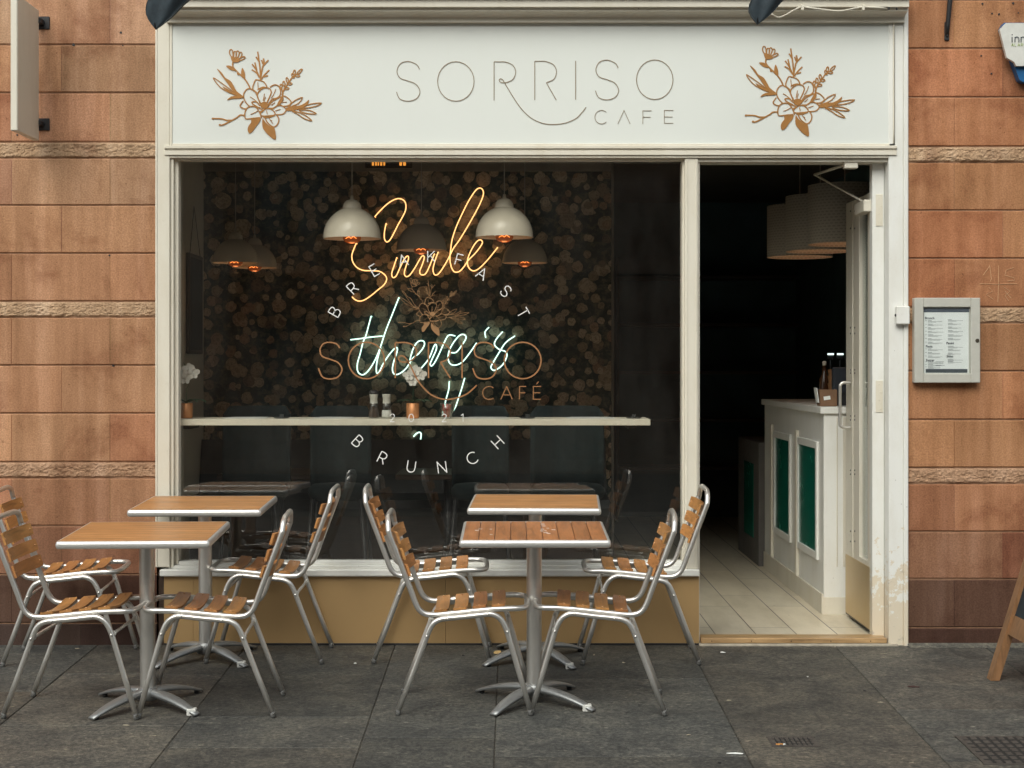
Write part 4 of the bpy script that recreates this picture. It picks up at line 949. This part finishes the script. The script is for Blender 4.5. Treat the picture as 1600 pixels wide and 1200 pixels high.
# bar stools
def make_stool(px, w_px, Zs, label):
    Y = Zs-8.5; X = (px-800)*Zs/F; wv = w_px*Zs/F/2
    root = empty('bar_stool', (X, Y, FZ), label, 'stool', 'upholstered bar stools along the window shelf')
    zt = CZ-65*Zs/F-FZ
    m = MB(); N = 12; vs = []; fs = []
    prof = [(-.025, .72), (-.035, .85), (-.03, zt-.04), (-.015, zt), (.02, zt), (.032, zt-.04), (.03, .85), (.02, .72)]
    for i in range(N+1):
        t = -1+2*i/N; sh_ = 0 if abs(t) < .8 else -.05*((abs(t)-.8)/.2)**2
        for y, z in prof: vs.append((t*wv, .20+y-.10*t*t, z+(sh_ if z > .9 else 0)))
    for i in range(N):
        for q in range(8): q2 = (q+1) % 8; fs.append((8*i+q, 8*i+q2, 8*i+8+q2, 8*i+8+q))
    fs += [tuple(range(8))[::-1], tuple(8*N+q for q in range(8))]
    m.add(vs, fs, True); m.build('backrest', TEAL, root)
    m = MB(); m.lathe([(.001,.68),(.19,.68),(.215,.70),(.215,.74),(.19,.765),(.001,.775)], n=28, sx=wv/.215); m.build('seat', TEAL, root)
    for sx in (-1, 1):
        for sy in (-1, 1):
            m = MB(); m.tube([(sx*.14, sy*.13, .69), (sx*.20, sy*.19, 0)], [.013,.010], 8); m.build('leg', BLACK, root)
    m = MB(); m.tube([(-.18,-.17,.25), (.18,-.17,.25), (.18,.17,.25), (-.18,.17,.25)], .008, 8, True); m.build('footrest', BLACK, root)
make_stool(397, 106, 9.45, 'teal padded bar stool behind the left end of the window shelf')
make_stool(530, 95, 9.45, 'teal padded bar stool behind the salt and pepper mills')
make_stool(750, 90, 9.45, 'teal padded bar stool just right of the glass tumbler')
make_stool(887, 116, 9.45, 'teal padded bar stool by the right end of the window shelf')
# inner tables
for i, (px, Y_) in enumerate(((430, 2.55), (700, 2.55))):
    X = (px-800)*(8.5+Y_)/F; t = empty('inner_table', (X, Y_, FZ), 'dark dining table before the bench, %s the neon sign' % ('left of' if i == 0 else 'below'), 'table', 'dark tables inside the cafe')
    m = MB(); m.box((-.34,-.34,.70), (.34,.34,.735), None, .004); m.build('tabletop', DKWOOD, t)
    m = MB(); m.lathe([(.22,0),(.22,.015),(.03,.03),(.025,.70)], n=20); m.build('pedestal', BLACK, t)

# shelf items
def pot(px, Yp, orchid, flip, label):
    X = (px-800)*(8.5+Yp)/F; root = empty('potted_orchid', (X, Yp, zsf), label, 'plant', 'copper pots of white orchid on the shelf')
    m = MB(); m.lathe([(.001,.001),(.033,.001),(.035,.008),(.035,.082),(.033,.083),(.031,.078),(.001,.074)], n=24); m.build('pot', COPPER, root)
    m = MB(); rr = random.Random(px)
    for a, L in ((20,.11),(160,.09),(200,.06),(-30,.08)):
        ca, sa = math.cos(R(a)), math.sin(R(a)); vs = []; fs = []
        for i in range(7):
            t = i/6; w_ = .016*math.sin(math.pi*(.08+.92*t)**.8)+.001; r_ = t*L; z = .085+.03*math.sin(t*2.2)-.02*t
            vs += [(ca*r_-sa*w_, sa*r_+ca*w_, z+.004), (ca*r_, sa*r_, z), (ca*r_+sa*w_, sa*r_-ca*w_, z+.004), (ca*r_, sa*r_, z-.003)]
        for i in range(6):
            for q in range(4): q2 = (q+1) % 4; fs.append((4*i+q, 4*i+4+q, 4*i+4+q2, 4*i+q2))
        m.add(vs, fs, True)
    m.build('leaf', LEAF, root)
    h = orchid; s = -1 if flip else 1
    m = MB(); m.tube(smooth([(0,0,.07), (.002*s,0,.16), (.010*s,0,h*.75), (.008*s,0,h), (-.012*s,-.01,h+.07)], 5), .0018, 6); m.build('stem', LEAF, root)
    for (fx, fz) in ((.045*s,h+.01), (.0,h-.02), (.015*s,h+.035), (-.02*s, h+.01)):
        m = MB()
        for kk, (a, L) in enumerate(((90,.034),(162,.038),(18,.038),(234,.030),(306,.030))):
            a += rr.uniform(-10,10); ca, sa = math.cos(R(a)), math.sin(R(a)); vs = [(fx, -.008-.0028*kk, fz)]; 
            for i in range(8):
                t = i/7*math.pi*2; rr_, ww = L*.5+L*.5*math.cos(t), L*.42*math.sin(t)
                vs.append((fx+ca*rr_-sa*ww, -.012-.004*math.cos(t)-.0028*kk, fz+sa*rr_+ca*ww))
            n_ = len(vs); vs2 = vs+[(x, y+.002, z) for x, y, z in vs]
            m.add(vs2, [(0, i, i % 7+1) for i in range(1, 8)]+[(n_, i % 7+1+n_, i+n_) for i in range(1, 8)]+[(i, i+n_, i % 7+1+n_, i % 7+1) for i in range(1, 8)], False)
        m.ball((fx, -.030, fz-.003), .005, 6); m.build('flower', PETAL, root)
pot(291, .26, .235, False, 'copper pot of white orchid at the left end of the shelf')
pot(645, .26, .225, False, 'copper pot of white orchid in the middle of the shelf, under the neon sign')
GLX = glass_mat('mill_glass', (.9,.9,.88), 0, 1.5)
def mill(px, label, h, fill, lid):
    X = (px-800)*8.76/F; root = empty('grinder', (X, .26, zsf), label, 'grinder', 'salt and pepper grinders on the shelf')
    m = MB(); m.lathe([(.001,.002),(.030,.002),(.031,.012),(.027,.05),(.022,.083),(.021,.085)], n=20); m.build('jar', GLX, root)
    m = MB(); m.lathe([(.001,.005),(.027,.005),(.027,.012),(.0245,.045 if lid else .058),(.001,.045 if lid else .058)], n=18); m.build('contents', fill, root)
    m = MB(); m.lathe([(.0225,.082),(.021,.09),(.020,.105),(.024,.128),(.024,.132),(.001,.134)], n=20); hd = m.build('grinder_head', CASE, root)
    if not lid:
        m = MB(); m.lathe([(.024,.1325),(.027,.138),(.022,.150),(.012,.156),(.001,.157)], n=20); m.build('cap', BLACK, hd)
mill(584, 'pepper grinder with a domed black cap on the window shelf', .15, plain('peppercorns', (.05,.03,.02), .8, 0, .7, 90), False)
mill(604, 'salt grinder half full of white salt on the window shelf', .13, plain('salt', (.7,.7,.68), .8, 0, .15, 90), True)
t = empty('tumbler', ((698-800)*8.76/F, .26, zsf), 'square glass tumbler holding sauce and sugar sachets', 'glass')
m = MB(); m.lathe([(.001,.001),(.027,.001),(.038,.085),(.036,.085),(.0255,.006),(.001,.006)], n=24); m.build('glass_cup', TUMBLER, t)
for i, (dx, dy, c) in enumerate(((-.008,0,(.45,.05,.02)),(.004,.006,(.5,.06,.03)),(.013,-.004,(.55,.5,.42)),(.006,-.010,(.35,.08,.03)))):
    m = MB(); m.box((dx-.007, dy-.002, .008), (dx+.007, dy+.002, .078), None, .001); m.build('sachet', plain('sachet_paper', c, .5), t, Matrix.Rotation(R(-8+6*i), 4, 'Y'))
for i, (px, wpx) in enumerate(((385,68),(522,62),(760,70),(922,74))):
    m = MB(); X = (px-800)*8.8/F; hw = wpx*8.8/F/2
    m.box((X-hw, .22, zsf+.0005), (X+hw, .40, zsf+.0022)); m.box((X-hw*.8, .24, zsf+.0023), (X+hw*.9, .385, zsf+.0042), (1,1,1))
    m.build('folded_napkin', plain('napkin_cloth', (.55,.56,.54), .9) if 'napkin_cloth' not in D.materials else D.materials['napkin_cloth'],
            label=('flat white napkin on the shelf, %s' % ('second from the left plant', 'left of the grinders', 'right of the tumbler', 'last before the shelf end')[i]), cat='napkin', group='napkins laid on the shelf')
for i, px in enumerate((440, 824, 990)):
    X = (px-800)*8.76/F; m = MB(); m.lathe([(.001,.0005),(.036,.0005),(.045,.006),(.043,.007),(.034,.003),(.001,.003)], (X,.25,zsf), 20)
    m.box((X-.010,.242,zsf+.003), (X+.012,.258,zsf+.022), (.8,.8,.8), .002)
    m.build('coaster_dish', plain('dark_dish', (.05,.055,.055), .3) if 'dark_dish' not in D.materials else D.materials['dark_dish'],
            label='small dark dish on the shelf, %s' % ('between the two left napkins', 'between the two right napkins', 'at its far right end')[i], cat='dish', group='small dishes on the shelf')
# framed hanging board on the left inner wall
hb = empty('hanging_board', (XL+.02, 3.37, 1.4), 'narrow dark board hung by a cord on the left inner wall', 'board')
za, zb_ = CZ+173*11.8/F, CZ+17*11.8/F
m = MB(); m.box((XL+.002, 3.12, zb_), (XL+.03, 3.62, za), None, .006); child(m, 'board', plain('dark_board', (.05,.045,.04), .4), hb)
m = MB(); m.box((XL+.030, 3.15, zb_+.03), (XL+.0325, 3.59, za-.03)); child(m, 'inset', SLATE, hb)
m = MB(); m.tube([(XL+.02, 3.18, za), (XL+.012, 3.37, za+.36), (XL+.02, 3.56, za)], .003, 6); child(m, 'cord', DKWOOD, hb)

# ------------------------------------------------------------------ pendant lamps
def dome(px, py, dpx, label, dim=False):
    Z = .32*F/dpx; Y = Z-8.5; X = (px-800)*Z/F; z = CZ+(570-py)*Z/F; r = .16
    root = empty('pendant_lamp', (X, Y, z), label, 'lamp', 'white dome pendant lamps over the window seats')
    m = MB(); pr = [(r*math.cos(a), r*1.06*math.sin(a)+.005) for a in [i*math.pi/2*.90/10 for i in range(11)]]
    pr = [(r+.001, 0)]+pr; inner = [(x-.004, max(z_-.004, 0)) for x, z_ in pr[::-1]]
    m.lathe(pr+inner, n=40)
    m.build('dome_shade', ENAMEL, root)
    m = MB(); hh = r*1.06; m.lathe([(.052,hh-.012),(.052,hh+.006),(.046,hh+.026),(.032,hh+.042),(.012,hh+.048),(.008,hh+.07),(.001,hh+.072)], n=24); m.build('collar', ENAMEL, root)
    m = MB(); m.tube([(0,0,hh+.065), (0,0,3.06-z)], .0028, 8); m.build('flex', plain('pale_flex', (.42,.40,.36), .6) if 'pale_flex' not in D.materials else D.materials['pale_flex'], root)
    m = MB(); m.lathe([(.014,.10),(.02,.08),(.045,.03),(.052,.0),(.040,-.018),(.018,-.026),(.001,-.027)], n=20); bl = m.build('bulb', BULBG, root)
    m = MB(); m.tube(smooth([(-.03,-.053,-.004), (-.012,-.054,.006), (0,-.054,-.002), (.012,-.054,.008), (.03,-.053,-.004)], 4), .0013, 6); m.build('filament', BULB, bl)
    ld = D.lights.new('bulb_light', 'POINT'); ld.energy = .16; ld.color = (1,.42,.14); ld.shadow_soft_size = .03
    lo = D.objects.new('bulb_light', ld); COL.objects.link(lo); lo.parent = root; lo.location = (0, 0, -.05)
dome(550, 373, 90, 'bright white dome lamp hanging left of the neon word, nearest the glass')
dome(788, 371, 90, 'bright white dome lamp hanging at the tail of the neon word, nearest the glass')
dome(658.5, 391, 78, 'grey looking dome lamp between the two bright ones, further inside')
dome(820, 411, 70, 'dim dome lamp half hidden behind the bright right one')
dome(368, 411, 71, 'dim dome lamp deep inside, leftmost of all the domes')
dome(398, 418.5, 69, 'dim dome lamp deep inside, overlapping the leftmost one')
def drum(px_left, y0, y1, Z, label):
    h = (y1-y0)*Z/F; z = CZ+(570-y1)*Z/F; r = .225; X = (px_left-800)*Z/F+r
    root = empty('drum_lamp', (X, Z-8.5, z), label, 'lamp', 'perforated white drum lamps over the counter')
    m = MB(); m.lathe([(r,0),(r,h),(r-.004,h),(r-.004,0),(r,0)], n=44); m.build('drum_shade', DRUM, root)
    m = MB(); 
    for zz in (.003,): pass
    for a in (0, 120, 240): m.tube([(0,0,h-.03), (math.cos(R(a))*(r-.003), math.sin(R(a))*(r-.003), h-.01)], .002, 6)
    m.build('shade_ring', plain('ring_wire', (.3,.28,.25), .5) if 'ring_wire' not in D.materials else D.materials['ring_wire'], root)
    m = MB(); m.tube([(0,0,h-.08), (0,0,3.06-z)], .003, 8); m.build('flex', D.materials['pale_flex'], root)
    m = MB(); m.ball((0,0,.10), .035, 12); m.build('bulb', BULBG, root)
    ld = D.lights.new('bulb_light', 'POINT'); ld.energy = .5; ld.color = (1,.45,.18); ld.shadow_soft_size = .04
    lo = D.objects.new('bulb_light', ld); COL.objects.link(lo); lo.parent = root; lo.location = (0, 0, .05)
dm = NM('perforated_drum'); mp = dm.map((1,1,1), 'Object'); v = dm.n('ShaderNodeTexBrick'); 
sep = dm.n('ShaderNodeSeparateXYZ'); dm.l(dm.tc.outputs['Object'], sep.inputs[0]); cmb = dm.n('ShaderNodeCombineXYZ')
dm.l(dm.math('MULTIPLY', dm.math('ARCTAN2', sep.outputs['Y'], sep.outputs['X']), .225), cmb.inputs[0]); dm.l(sep.outputs['Z'], cmb.inputs[1]); dm.l(cmb.outputs[0], v.inputs['Vector'])
v.inputs['Scale'].default_value = 1; v.inputs['Brick Width'].default_value = .03; v.inputs['Row Height'].default_value = .018; v.inputs['Mortar Size'].default_value = .006
v.inputs['Color1'].default_value = (.42,.39,.33,1); v.inputs['Color2'].default_value = (.45,.42,.36,1); v.inputs['Mortar'].default_value = (.60,.57,.50,1)
dm.set(Base__Color=v.outputs['Color'], Roughness=.8, Normal=dm.bump(v.outputs['Fac'], .5, .002)); DRUM = dm.m
drum(1263, 290, 382, 9.9, 'perforated drum lamp nearest the door, largest of the three')
drum(1228, 307, 393, 10.5, 'perforated drum lamp in the middle of the three over the counter')
drum(1199, 322, 402, 11.08, 'perforated drum lamp furthest inside, smallest of the three')

# ------------------------------------------------------------------ neon sign
ns = empty('neon_sign', (P(670, 480, ZB-.08).x, ZB-.08, 1.3), 'glowing handwritten neon sign on the flowered wall, amber word above white words', 'neon sign')
YN = ZB-.07
def neon(name, strokes_, o, k, mat, r):
    m = MB()
    for st in strokes_: m.tube(smooth([P(o[0]+x/k, o[1]+y/k, YN) for x, y in st], 5), r, 8)
    for st in strokes_:
        for q in (st[0], st[-1]): p = P(o[0]+q[0]/k, o[1]+q[1]/k, YN); m.tube([p, p+Vector((0,.068,0))], r*.8, 6)
    return child(m, name, mat, ns)
neon('amber_word', [
 [(275,350),(310,310),(370,250),(430,205),(490,182),(535,192),(562,225),(562,290),(530,360),(490,430),(450,510),(415,570),(385,588),(365,560),(363,510),(370,460),(380,415)],
 [(100,600),(75,660),(58,720),(70,780),(110,830),(170,855),(250,858),(320,865),(370,900),(385,940),(360,990),(300,1040),(240,1090),(180,1130),(130,1143),(90,1130),(62,1105)],
 [(480,735),(455,810),(432,885),(445,922),(475,905),(510,830),(550,750),(580,720),(590,745),(565,820),(550,880),(565,912),(600,900),(650,830),(690,760),(720,718),(738,735),(715,810),(695,860),(705,893),(745,890),(780,830),(832,700)],
 [(868,682),(840,760),(820,840),(830,890),(860,895),(900,850),(960,750),(1010,650),(1060,580),(1110,500),(1180,380),(1250,250),(1290,150),(1285,100),(1255,83),(1215,110),(1150,210),(1090,330),(1040,440),(1000,560),(985,660),(978,740),(990,820),(1020,868),(1065,865),(1110,820),(1150,760),(1210,700),(1265,630),(1283,590),(1262,568),(1225,590),(1180,660),(1145,750),(1150,820),(1190,858),(1240,845),(1310,780),(1370,710),(1425,640)]],
 (540, 280), 6, NEON_OC, .0047)
neon('white_word', [
 [(228,195),(205,280),(180,370),(155,430),(130,530),(105,620),(110,690),(150,718),(195,690),(250,610),(300,500),(360,320),(420,170),(475,30)], [(45,405),(130,395),(220,382),(325,372)],
 [(310,480),(280,600),(275,690),(295,700),(330,630),(380,550),(430,490),(458,475),(460,510),(430,600),(418,670),(435,712),(480,708),(540,660),(600,570),(650,530),(690,480),(705,440),(690,415),(650,420),(610,470),(580,560),(575,620),(600,680),(640,690),(700,630),(750,560),(790,460),(808,450),(810,490),(780,560),(755,620),(770,638),(800,600),(840,520),(880,430),(920,365),(975,370)],
 [(945,520),(990,515),(1040,450),(1075,390),(1060,360),(1020,365),(970,420),(930,490),(915,560),(930,615),(975,632),(1040,605),(1110,520),(1168,435)], [(1278,295),(1245,335),(1250,382)],
 [(1400,335),(1345,400),(1330,450),(1370,490),(1425,510),(1440,550),(1400,630),(1330,678),(1298,655),(1310,620),(1370,520),(1430,430),(1510,372)],
 [(925,780),(920,850),(892,955),(870,1060)], [(1062,750),(1030,860),(985,995),(960,1080)]], (540, 460), 5.714, NEON_W, .0053)
neon('lower_word', [[(585,488),(602,470),(622,462),(632,475),(628,520),(634,575)], [(645,555),(690,525)], [(684,590),(668,655)]], (500, 560), 4, NEON_W, .0055)

# ------------------------------------------------------------------ counter
CX = 1.836; CYf = 9.425-8.5; CZt = CZ-66*9.425/F+.0
ct = empty('serving_counter', (CX, CYf, FZ), 'tall white panelled serving counter with green panels inside the doorway', 'counter')
m = MB(); m.box((CX, CYf, FZ), (XR-.02, CYf+2.2, CZt-.04), None, .002); child(m, 'carcass', WHITE, ct)
m = MB(); m.box((CX-.022, CYf-.018, CZt-.04), (XR-.02, CYf+2.22, CZt), None, .003); child(m, 'worktop', WHITE, ct)
def cy_at(px): return CX*F/(px-800)-8.5
for i, (pa, pb) in enumerate(((1277.5, 1250), (1235.5, 1213))):
    y0, y1 = cy_at(pa), cy_at(pb); zt_, zb2 = .985, .365
    m = MB()
    fr = .045
    m.box((CX-.016, y0-fr, zb2-fr), (CX-.0005, y0, zt_+fr), None, .003); m.box((CX-.016, y1, zb2-fr), (CX-.0005, y1+fr, zt_+fr), None, .003)
    m.box((CX-.015, y0, zt_), (CX-.0005, y1, zt_+fr), None, .003); m.box((CX-.015, y0, zb2-fr), (CX-.0005, y1, zb2), None, .003)
    fm = child(m, 'panel_frame', WHITE, ct)
    m = MB(); m.box((CX-.006, y0, zb2), (CX-.0008, y1, zt_)); gp = child(m, 'green_panel', GREENP, ct)
m = MB()
for px in (1247.5, 1208): y = cy_at(px); m.box((CX-.020, y-.028, FZ+.12), (CX-.0006, y+.028, CZt-.17), None, .003)
m.box((CX-.012, CYf+.0, FZ), (CX-.0007, CYf+2.18, FZ+.12), None, .002); child(m, 'pilaster_strip', CREAM, ct)
m = MB(); a = P(1307, 0, CYf).x
for q, w_ in ((1307, 1.6), (1317, 6)): x = (q-800)*9.425/F; m.box((x, CYf-.006, .30), (x+w_*9.425/F, CYf-.0005, CZt-.06), None, .001)
m.box(((1285-800)*9.425/F+.004, CYf-.005, FZ), (2.4, CYf-.0004, .12), None, .001)
child(m, 'end_panel_trim', CREAM, ct)
lw = empty('low_counter', (1.80, CYf+2.3, FZ), 'lower dim counter section beyond the white counter', 'counter')
m = MB(); m.box((1.80, CYf+2.25, FZ), (XR-.02, CYf+3.3, .92), None, .002); child(m, 'carcass', plain('dim_board', (.13,.12,.11), .7), lw)
m = MB(); m.box((1.795, CYf+2.5, .2), (1.7995, CYf+2.95, .75)); child(m, 'green_panel', GREENP, lw)
# things on the counter
def on_counter(px, Z): return (px-800)*Z/F
x = on_counter(1292, 9.6); t = empty('wooden_box', (x, 1.1, CZt), 'small brown wooden box with leaflets on the near end of the counter', 'box')
m = MB(); m.box((-.05,-.04,.0005), (.055,.05,.10), None, .004); m.build('box_body', plain('brown_card', (.20,.11,.06), .8), t)
m = MB(); m.box((-.055,-.045,.03), (-.051,.04,.12)); m.box((-.02,-.0405,.04), (.02,-.0412,.062)); m.build('leaflet', PAPER, t, Matrix.Rotation(R(-8), 4, 'Y'))
x = on_counter(1320, 9.75); t = empty('till', (x, 1.30, CZt), 'dark grey till screen standing on the counter behind the door', 'till')
m = MB(); m.box((-.065,-.02,.07), (.14,.03,.235), None, .008); m.build('screen', plain('till_plastic', (.035,.04,.05), .4), t)
m = MB(); m.box((-.07,-.04,.0005), (.07,.09,.08), None, .006); m.build('stand', BLACK, t)
x = on_counter(1303, 10.1); t = empty('coffee_cup_stack', (x, 1.62, CZt), 'tall stack of brown takeaway cups on the counter', 'cups')
m = MB(); prf = [(.001,.001)]
for k in range(5): prf += [(.030, .001+k*.045), (.036, .04+k*.045)]
m.lathe(prf+[(.001,.222)], n=20); m.build('cups', plain('kraft_card', (.24,.12,.05), .7), t)
x = on_counter(1288, 10.3); t = empty('bottle', (x, 1.8, CZt), 'slim amber bottle on the counter beside the cups', 'bottle')
m = MB(); m.lathe([(.001,.001),(.032,.001),(.034,.02),(.034,.15),(.014,.20),(.012,.26),(.001,.262)], n=20); m.build('bottle_body', plain('amber_glass', (.07,.03,.015), .15), t)
m = MB(); m.lathe([(.0135,.245),(.0135,.272),(.001,.273)], n=14); m.build('cap', CREAM, t)
for i, px in enumerate((1298, 1313)):
    x = on_counter(px, 11.6); t = empty('downlight_cluster', (x, 3.1, 1.53), 'small lit white strip lamp at the back of the bar, %s of the two' % ('left', 'right')[i], 'lamp', 'small lit strips behind the counter')
    m = MB(); m.box((-.022,-.01,.03), (.022,.01,.042), None, .002); m.build('diffuser', emit_mat('strip_glow', (.8,1,.95), 1.4) if i == 0 else D.materials['strip_glow'], t)
    m = MB(); m.box((-.024,.0105,.0), (.024,.03,.05), None, .002); m.tube([(0,.02,.0), (0,.02,-.31)], .006, 6); m.build('housing', BLACK, t)
# back shelving with faint shapes
bs = empty('back_shelving', (1.6, 6.6, FZ), 'dark empty shelving at the very back of the cafe', 'shelving')
m = MB()
for zz in (.5,.95,1.4,1.85,2.3): m.box((1.0,6.55,zz), (2.7,6.95,zz+.03))
m.box((.98,6.55,FZ), (1.01,6.95,2.5)); child(m, 'shelf_frame', DKWOOD, bs)

# ------------------------------------------------------------------ sandwich board, litter, drain covers
yb0, yb1 = -1.42, -.79; bx0 = 2.318
ab = empty('sandwich_board', (2.6, -1.1, GZ(-1.1)), 'wooden A-frame chalkboard at the right picture edge, seen side on', 'sandwich board')
def lean(z, s): return (bx0+.31*z if s < 0 else bx0+.72-.31*z)
for s in (-1, 1):
    for yy in (yb0, yb1):
        m = MB(); g0 = GZ(yy)+.001; H_ = 1.12; w2, d2 = .021, .034; vs = []
        for zz in (g0, g0+H_):
            xx = lean(zz-g0, s)
            for ax, ay in ((-w2,-d2),(w2,-d2),(w2,d2),(-w2,d2)): vs.append((xx+ax, yy+ay, zz))
        m.add(vs, [(3,2,1,0),(4,5,6,7),(0,1,5,4),(1,2,6,5),(2,3,7,6),(3,0,4,7)], col=(1,1,1)); child(m, 'leg', PINE, ab)
    for nm, za_, zb3, mat, hw in (('cross_rail', .235, .325, PINE, .012), ('top_rail', 1.0, 1.09, PINE, .012), ('chalk_panel', .326, .999, SLATE, .006)):
        m = MB(); g0 = GZ(-1.1); vs = []
        for yy in (yb0+.0345, yb1-.0345):
            for zz, ax in ((za_, -hw), (za_, hw), (zb3, hw), (zb3, -hw)): vs.append((lean(zz, s)+ax, yy, g0+zz))
        m.add(vs, [(0,1,2,3),(7,6,5,4),(0,4,5,1),(1,5,6,2),(2,6,7,3),(3,7,4,0)]); child(m, nm, mat, ab)
m = MB()
for yy in (yb0, yb1): m.box((bx0+.31*1.1-.01, yy-.03, GZ(-1.1)+1.09), (bx0+.41, yy+.03, GZ(-1.1)+1.115))
child(m, 'hinge', BLACK, ab)
def cover(x0, y0, x1, y1, label, n, m_):
    a = GP(x0, y1); b = GP(x1, y0); root = empty('drain_cover', ((a.x+b.x)/2, (a.y+b.y)/2, GZ((a.y+b.y)/2)), label, 'drain cover')
    L = (b.x-a.x)/2; W = (b.y-a.y)/2; rot = Matrix.Rotation(math.atan(SL), 4, 'X')
    m = MB(); m.box((-L,-W,-.004), (L,W,.0022), (.8,.8,.8)); m.build('plate', plain('iron_dark', (.018,.017,.016), .8) if 'iron_dark' not in D.materials else D.materials['iron_dark'], root, rot)
    m = MB()
    for s in (-1, 1): m.box((-L-.012, s*W-.006, -.003), (L+.012, s*W+.006, .0042)); m.box((s*L-.008, -W-.002, -.003), (s*L+.008, W+.002, .0047))
    for i in range(n):
        for j in range(m_):
            x = -L+(i+.5)*2*L/n; y = -W+(j+.5)*2*W/m_; hx = L/n*.62; hy = W/m_*.62
            m.box((x-hx, y-hy, .0015), (x+hx, y+hy, .0050+.001*((i+j) % 2)), None, .001)
    m.build('grate', plain('worn_iron', (.085,.075,.066), .7, .3, .3, 30) if 'worn_iron' not in D.materials else D.materials['worn_iron'], root, rot)
cover(1210, 1153, 1268, 1167, 'small worn iron cover with a cigarette end beside it', 9, 4)
cover(1541, 1152, 1640, 1195, 'larger iron grating at the bottom right corner', 10, 7)
DULL = plain('dull_scrap', (.34,.30,.22), .8)
def litter(name, px, py, L, W, H_, rot, mat, label, cat, group=None, shape='box'):
    p = GP(px, py); m = MB()
    if shape == 'tube': m.tube([(-L/2,0,W/2), (L/2,0,W/2)], W/2, 8)
    else:
        rr = random.Random(px); N = 8; ring = [(L/2*math.cos(a)*rr.uniform(.7,1.1), W/2*math.sin(a)*rr.uniform(.7,1.1)) for a in [i*2*math.pi/N for i in range(N)]]
        vs = [(x, y, .0005) for x, y in ring]+[(x*.85, y*.85, H_*rr.uniform(.4,1)) for x, y in ring]; m.add(vs, [(i, (i+1) % N, (i+1) % N+N, i+N) for i in range(N)]+[list(range(N, 2*N)), list(range(N))[::-1]])
    o = m.build(name, mat, label=label, cat=cat, group=group); o.matrix_world = Matrix.Translation((p.x, p.y, p.z+.0012)) @ Matrix.Rotation(math.atan(SL), 4, 'X') @ Matrix.Rotation(R(rot), 4, 'Z'); return o
ce = litter('cigarette_end', 1218, 1165, .030, .0075, 0, 4, plain('cork_tip', (.62,.28,.07), .7), 'orange cigarette end lying by the small drain cover', 'cigarette', None, 'tube')
m = MB(); m.tube([(.0151,0,.00375), (.024,0,.00375)], .0036, 8); m.build('paper_tip', PAPER, ce)
litter('fallen_leaf', 1427, 1074, .062, .020, .007, -6, plain('dead_leaf', (.045,.018,.016), .7), 'curled dark red leaf lying right of the doorway', 'leaf')
litter('food_scrap', 778, 1021, .05, .04, .012, 10, plain('crust', (.62,.42,.18), .8, 0, .3, 90), 'pale yellow crust under the far right table', 'food scrap')
GR = 'scraps of pale litter on the pavement'
for i, (px, py, L, W, rt, lb) in enumerate(((1149,1178,.07,.018,-5,'torn white paper scrap at the bottom edge, left of the drain cover'),(198,1134,.035,.008,-4,'thin pale stick in front of the near left table'),(121,1014,.028,.010,0,'pale chip against the foot of the left stone wall'),
    (1130,1020,.03,.010,-12,'pale splinter just outside the doorway'),(974,1036,.018,.016,0,'cream pebble under the far right chairs'),(928,1024,.014,.014,0,'tiny white pebble close to the bronze panel'),(1262,1058,.010,.010,0,'tiny white fleck in front of the doorway'),
    (1376,1098,.028,.008,3,'pale flat sliver below the dark leaf'),(1139,1095,.024,.010,0,'yellowish chip right of the near right chair'),(1076,1149,.022,.008,8,'pale sliver below the near right chair foot'),(555,1037,.018,.012,0,'white fleck left of the far middle chair foot'))):
    litter('paper_scrap', px, py, L, W, .004, rt, PAPER if i in (0,3,6,10) else DULL, lb, 'litter', GR)
for i, (px, py) in enumerate(((1351,1080),(724,1025),(1124,1193))):
    litter('dark_pebble', px, py, .016, .014, .006, 0, BLACK, ('black pebble in front of the doorway', 'black speck behind the near right chair', 'black speck at the bottom edge left of centre right slab')[i], 'pebble', 'black specks on the pavement')
# amber reflection in the glass, imitated by glowing strips on a bar
t = empty('heater_reflection', (P(607,0,2.4).x, 2.4, 2.86), 'heater reflection high in the glass, imitated by amber glowing strips on a slim bar', 'heater')
m = MB(); m.box((-.16,.012,-.03), (.16,.06,.03), None, .004); m.tube([(0,.03,.03),(0,.03,.2)], .01, 8); m.build('housing', BLACK, t)
EL = emit_mat('reflected_amber_glow', (1,.38,.06), .9)
for i, (a, wd) in enumerate(((-26,3),(-21,2.5),(-17,2),(-13,3),(-8,2.5),(17,4),(23,4))):
    m = MB(); x = a*10.9/F; m.box((x, .004, -.013), (x+wd*10.9/F, .0115, .013), None, .002); m.build('glow_strip', EL, t)
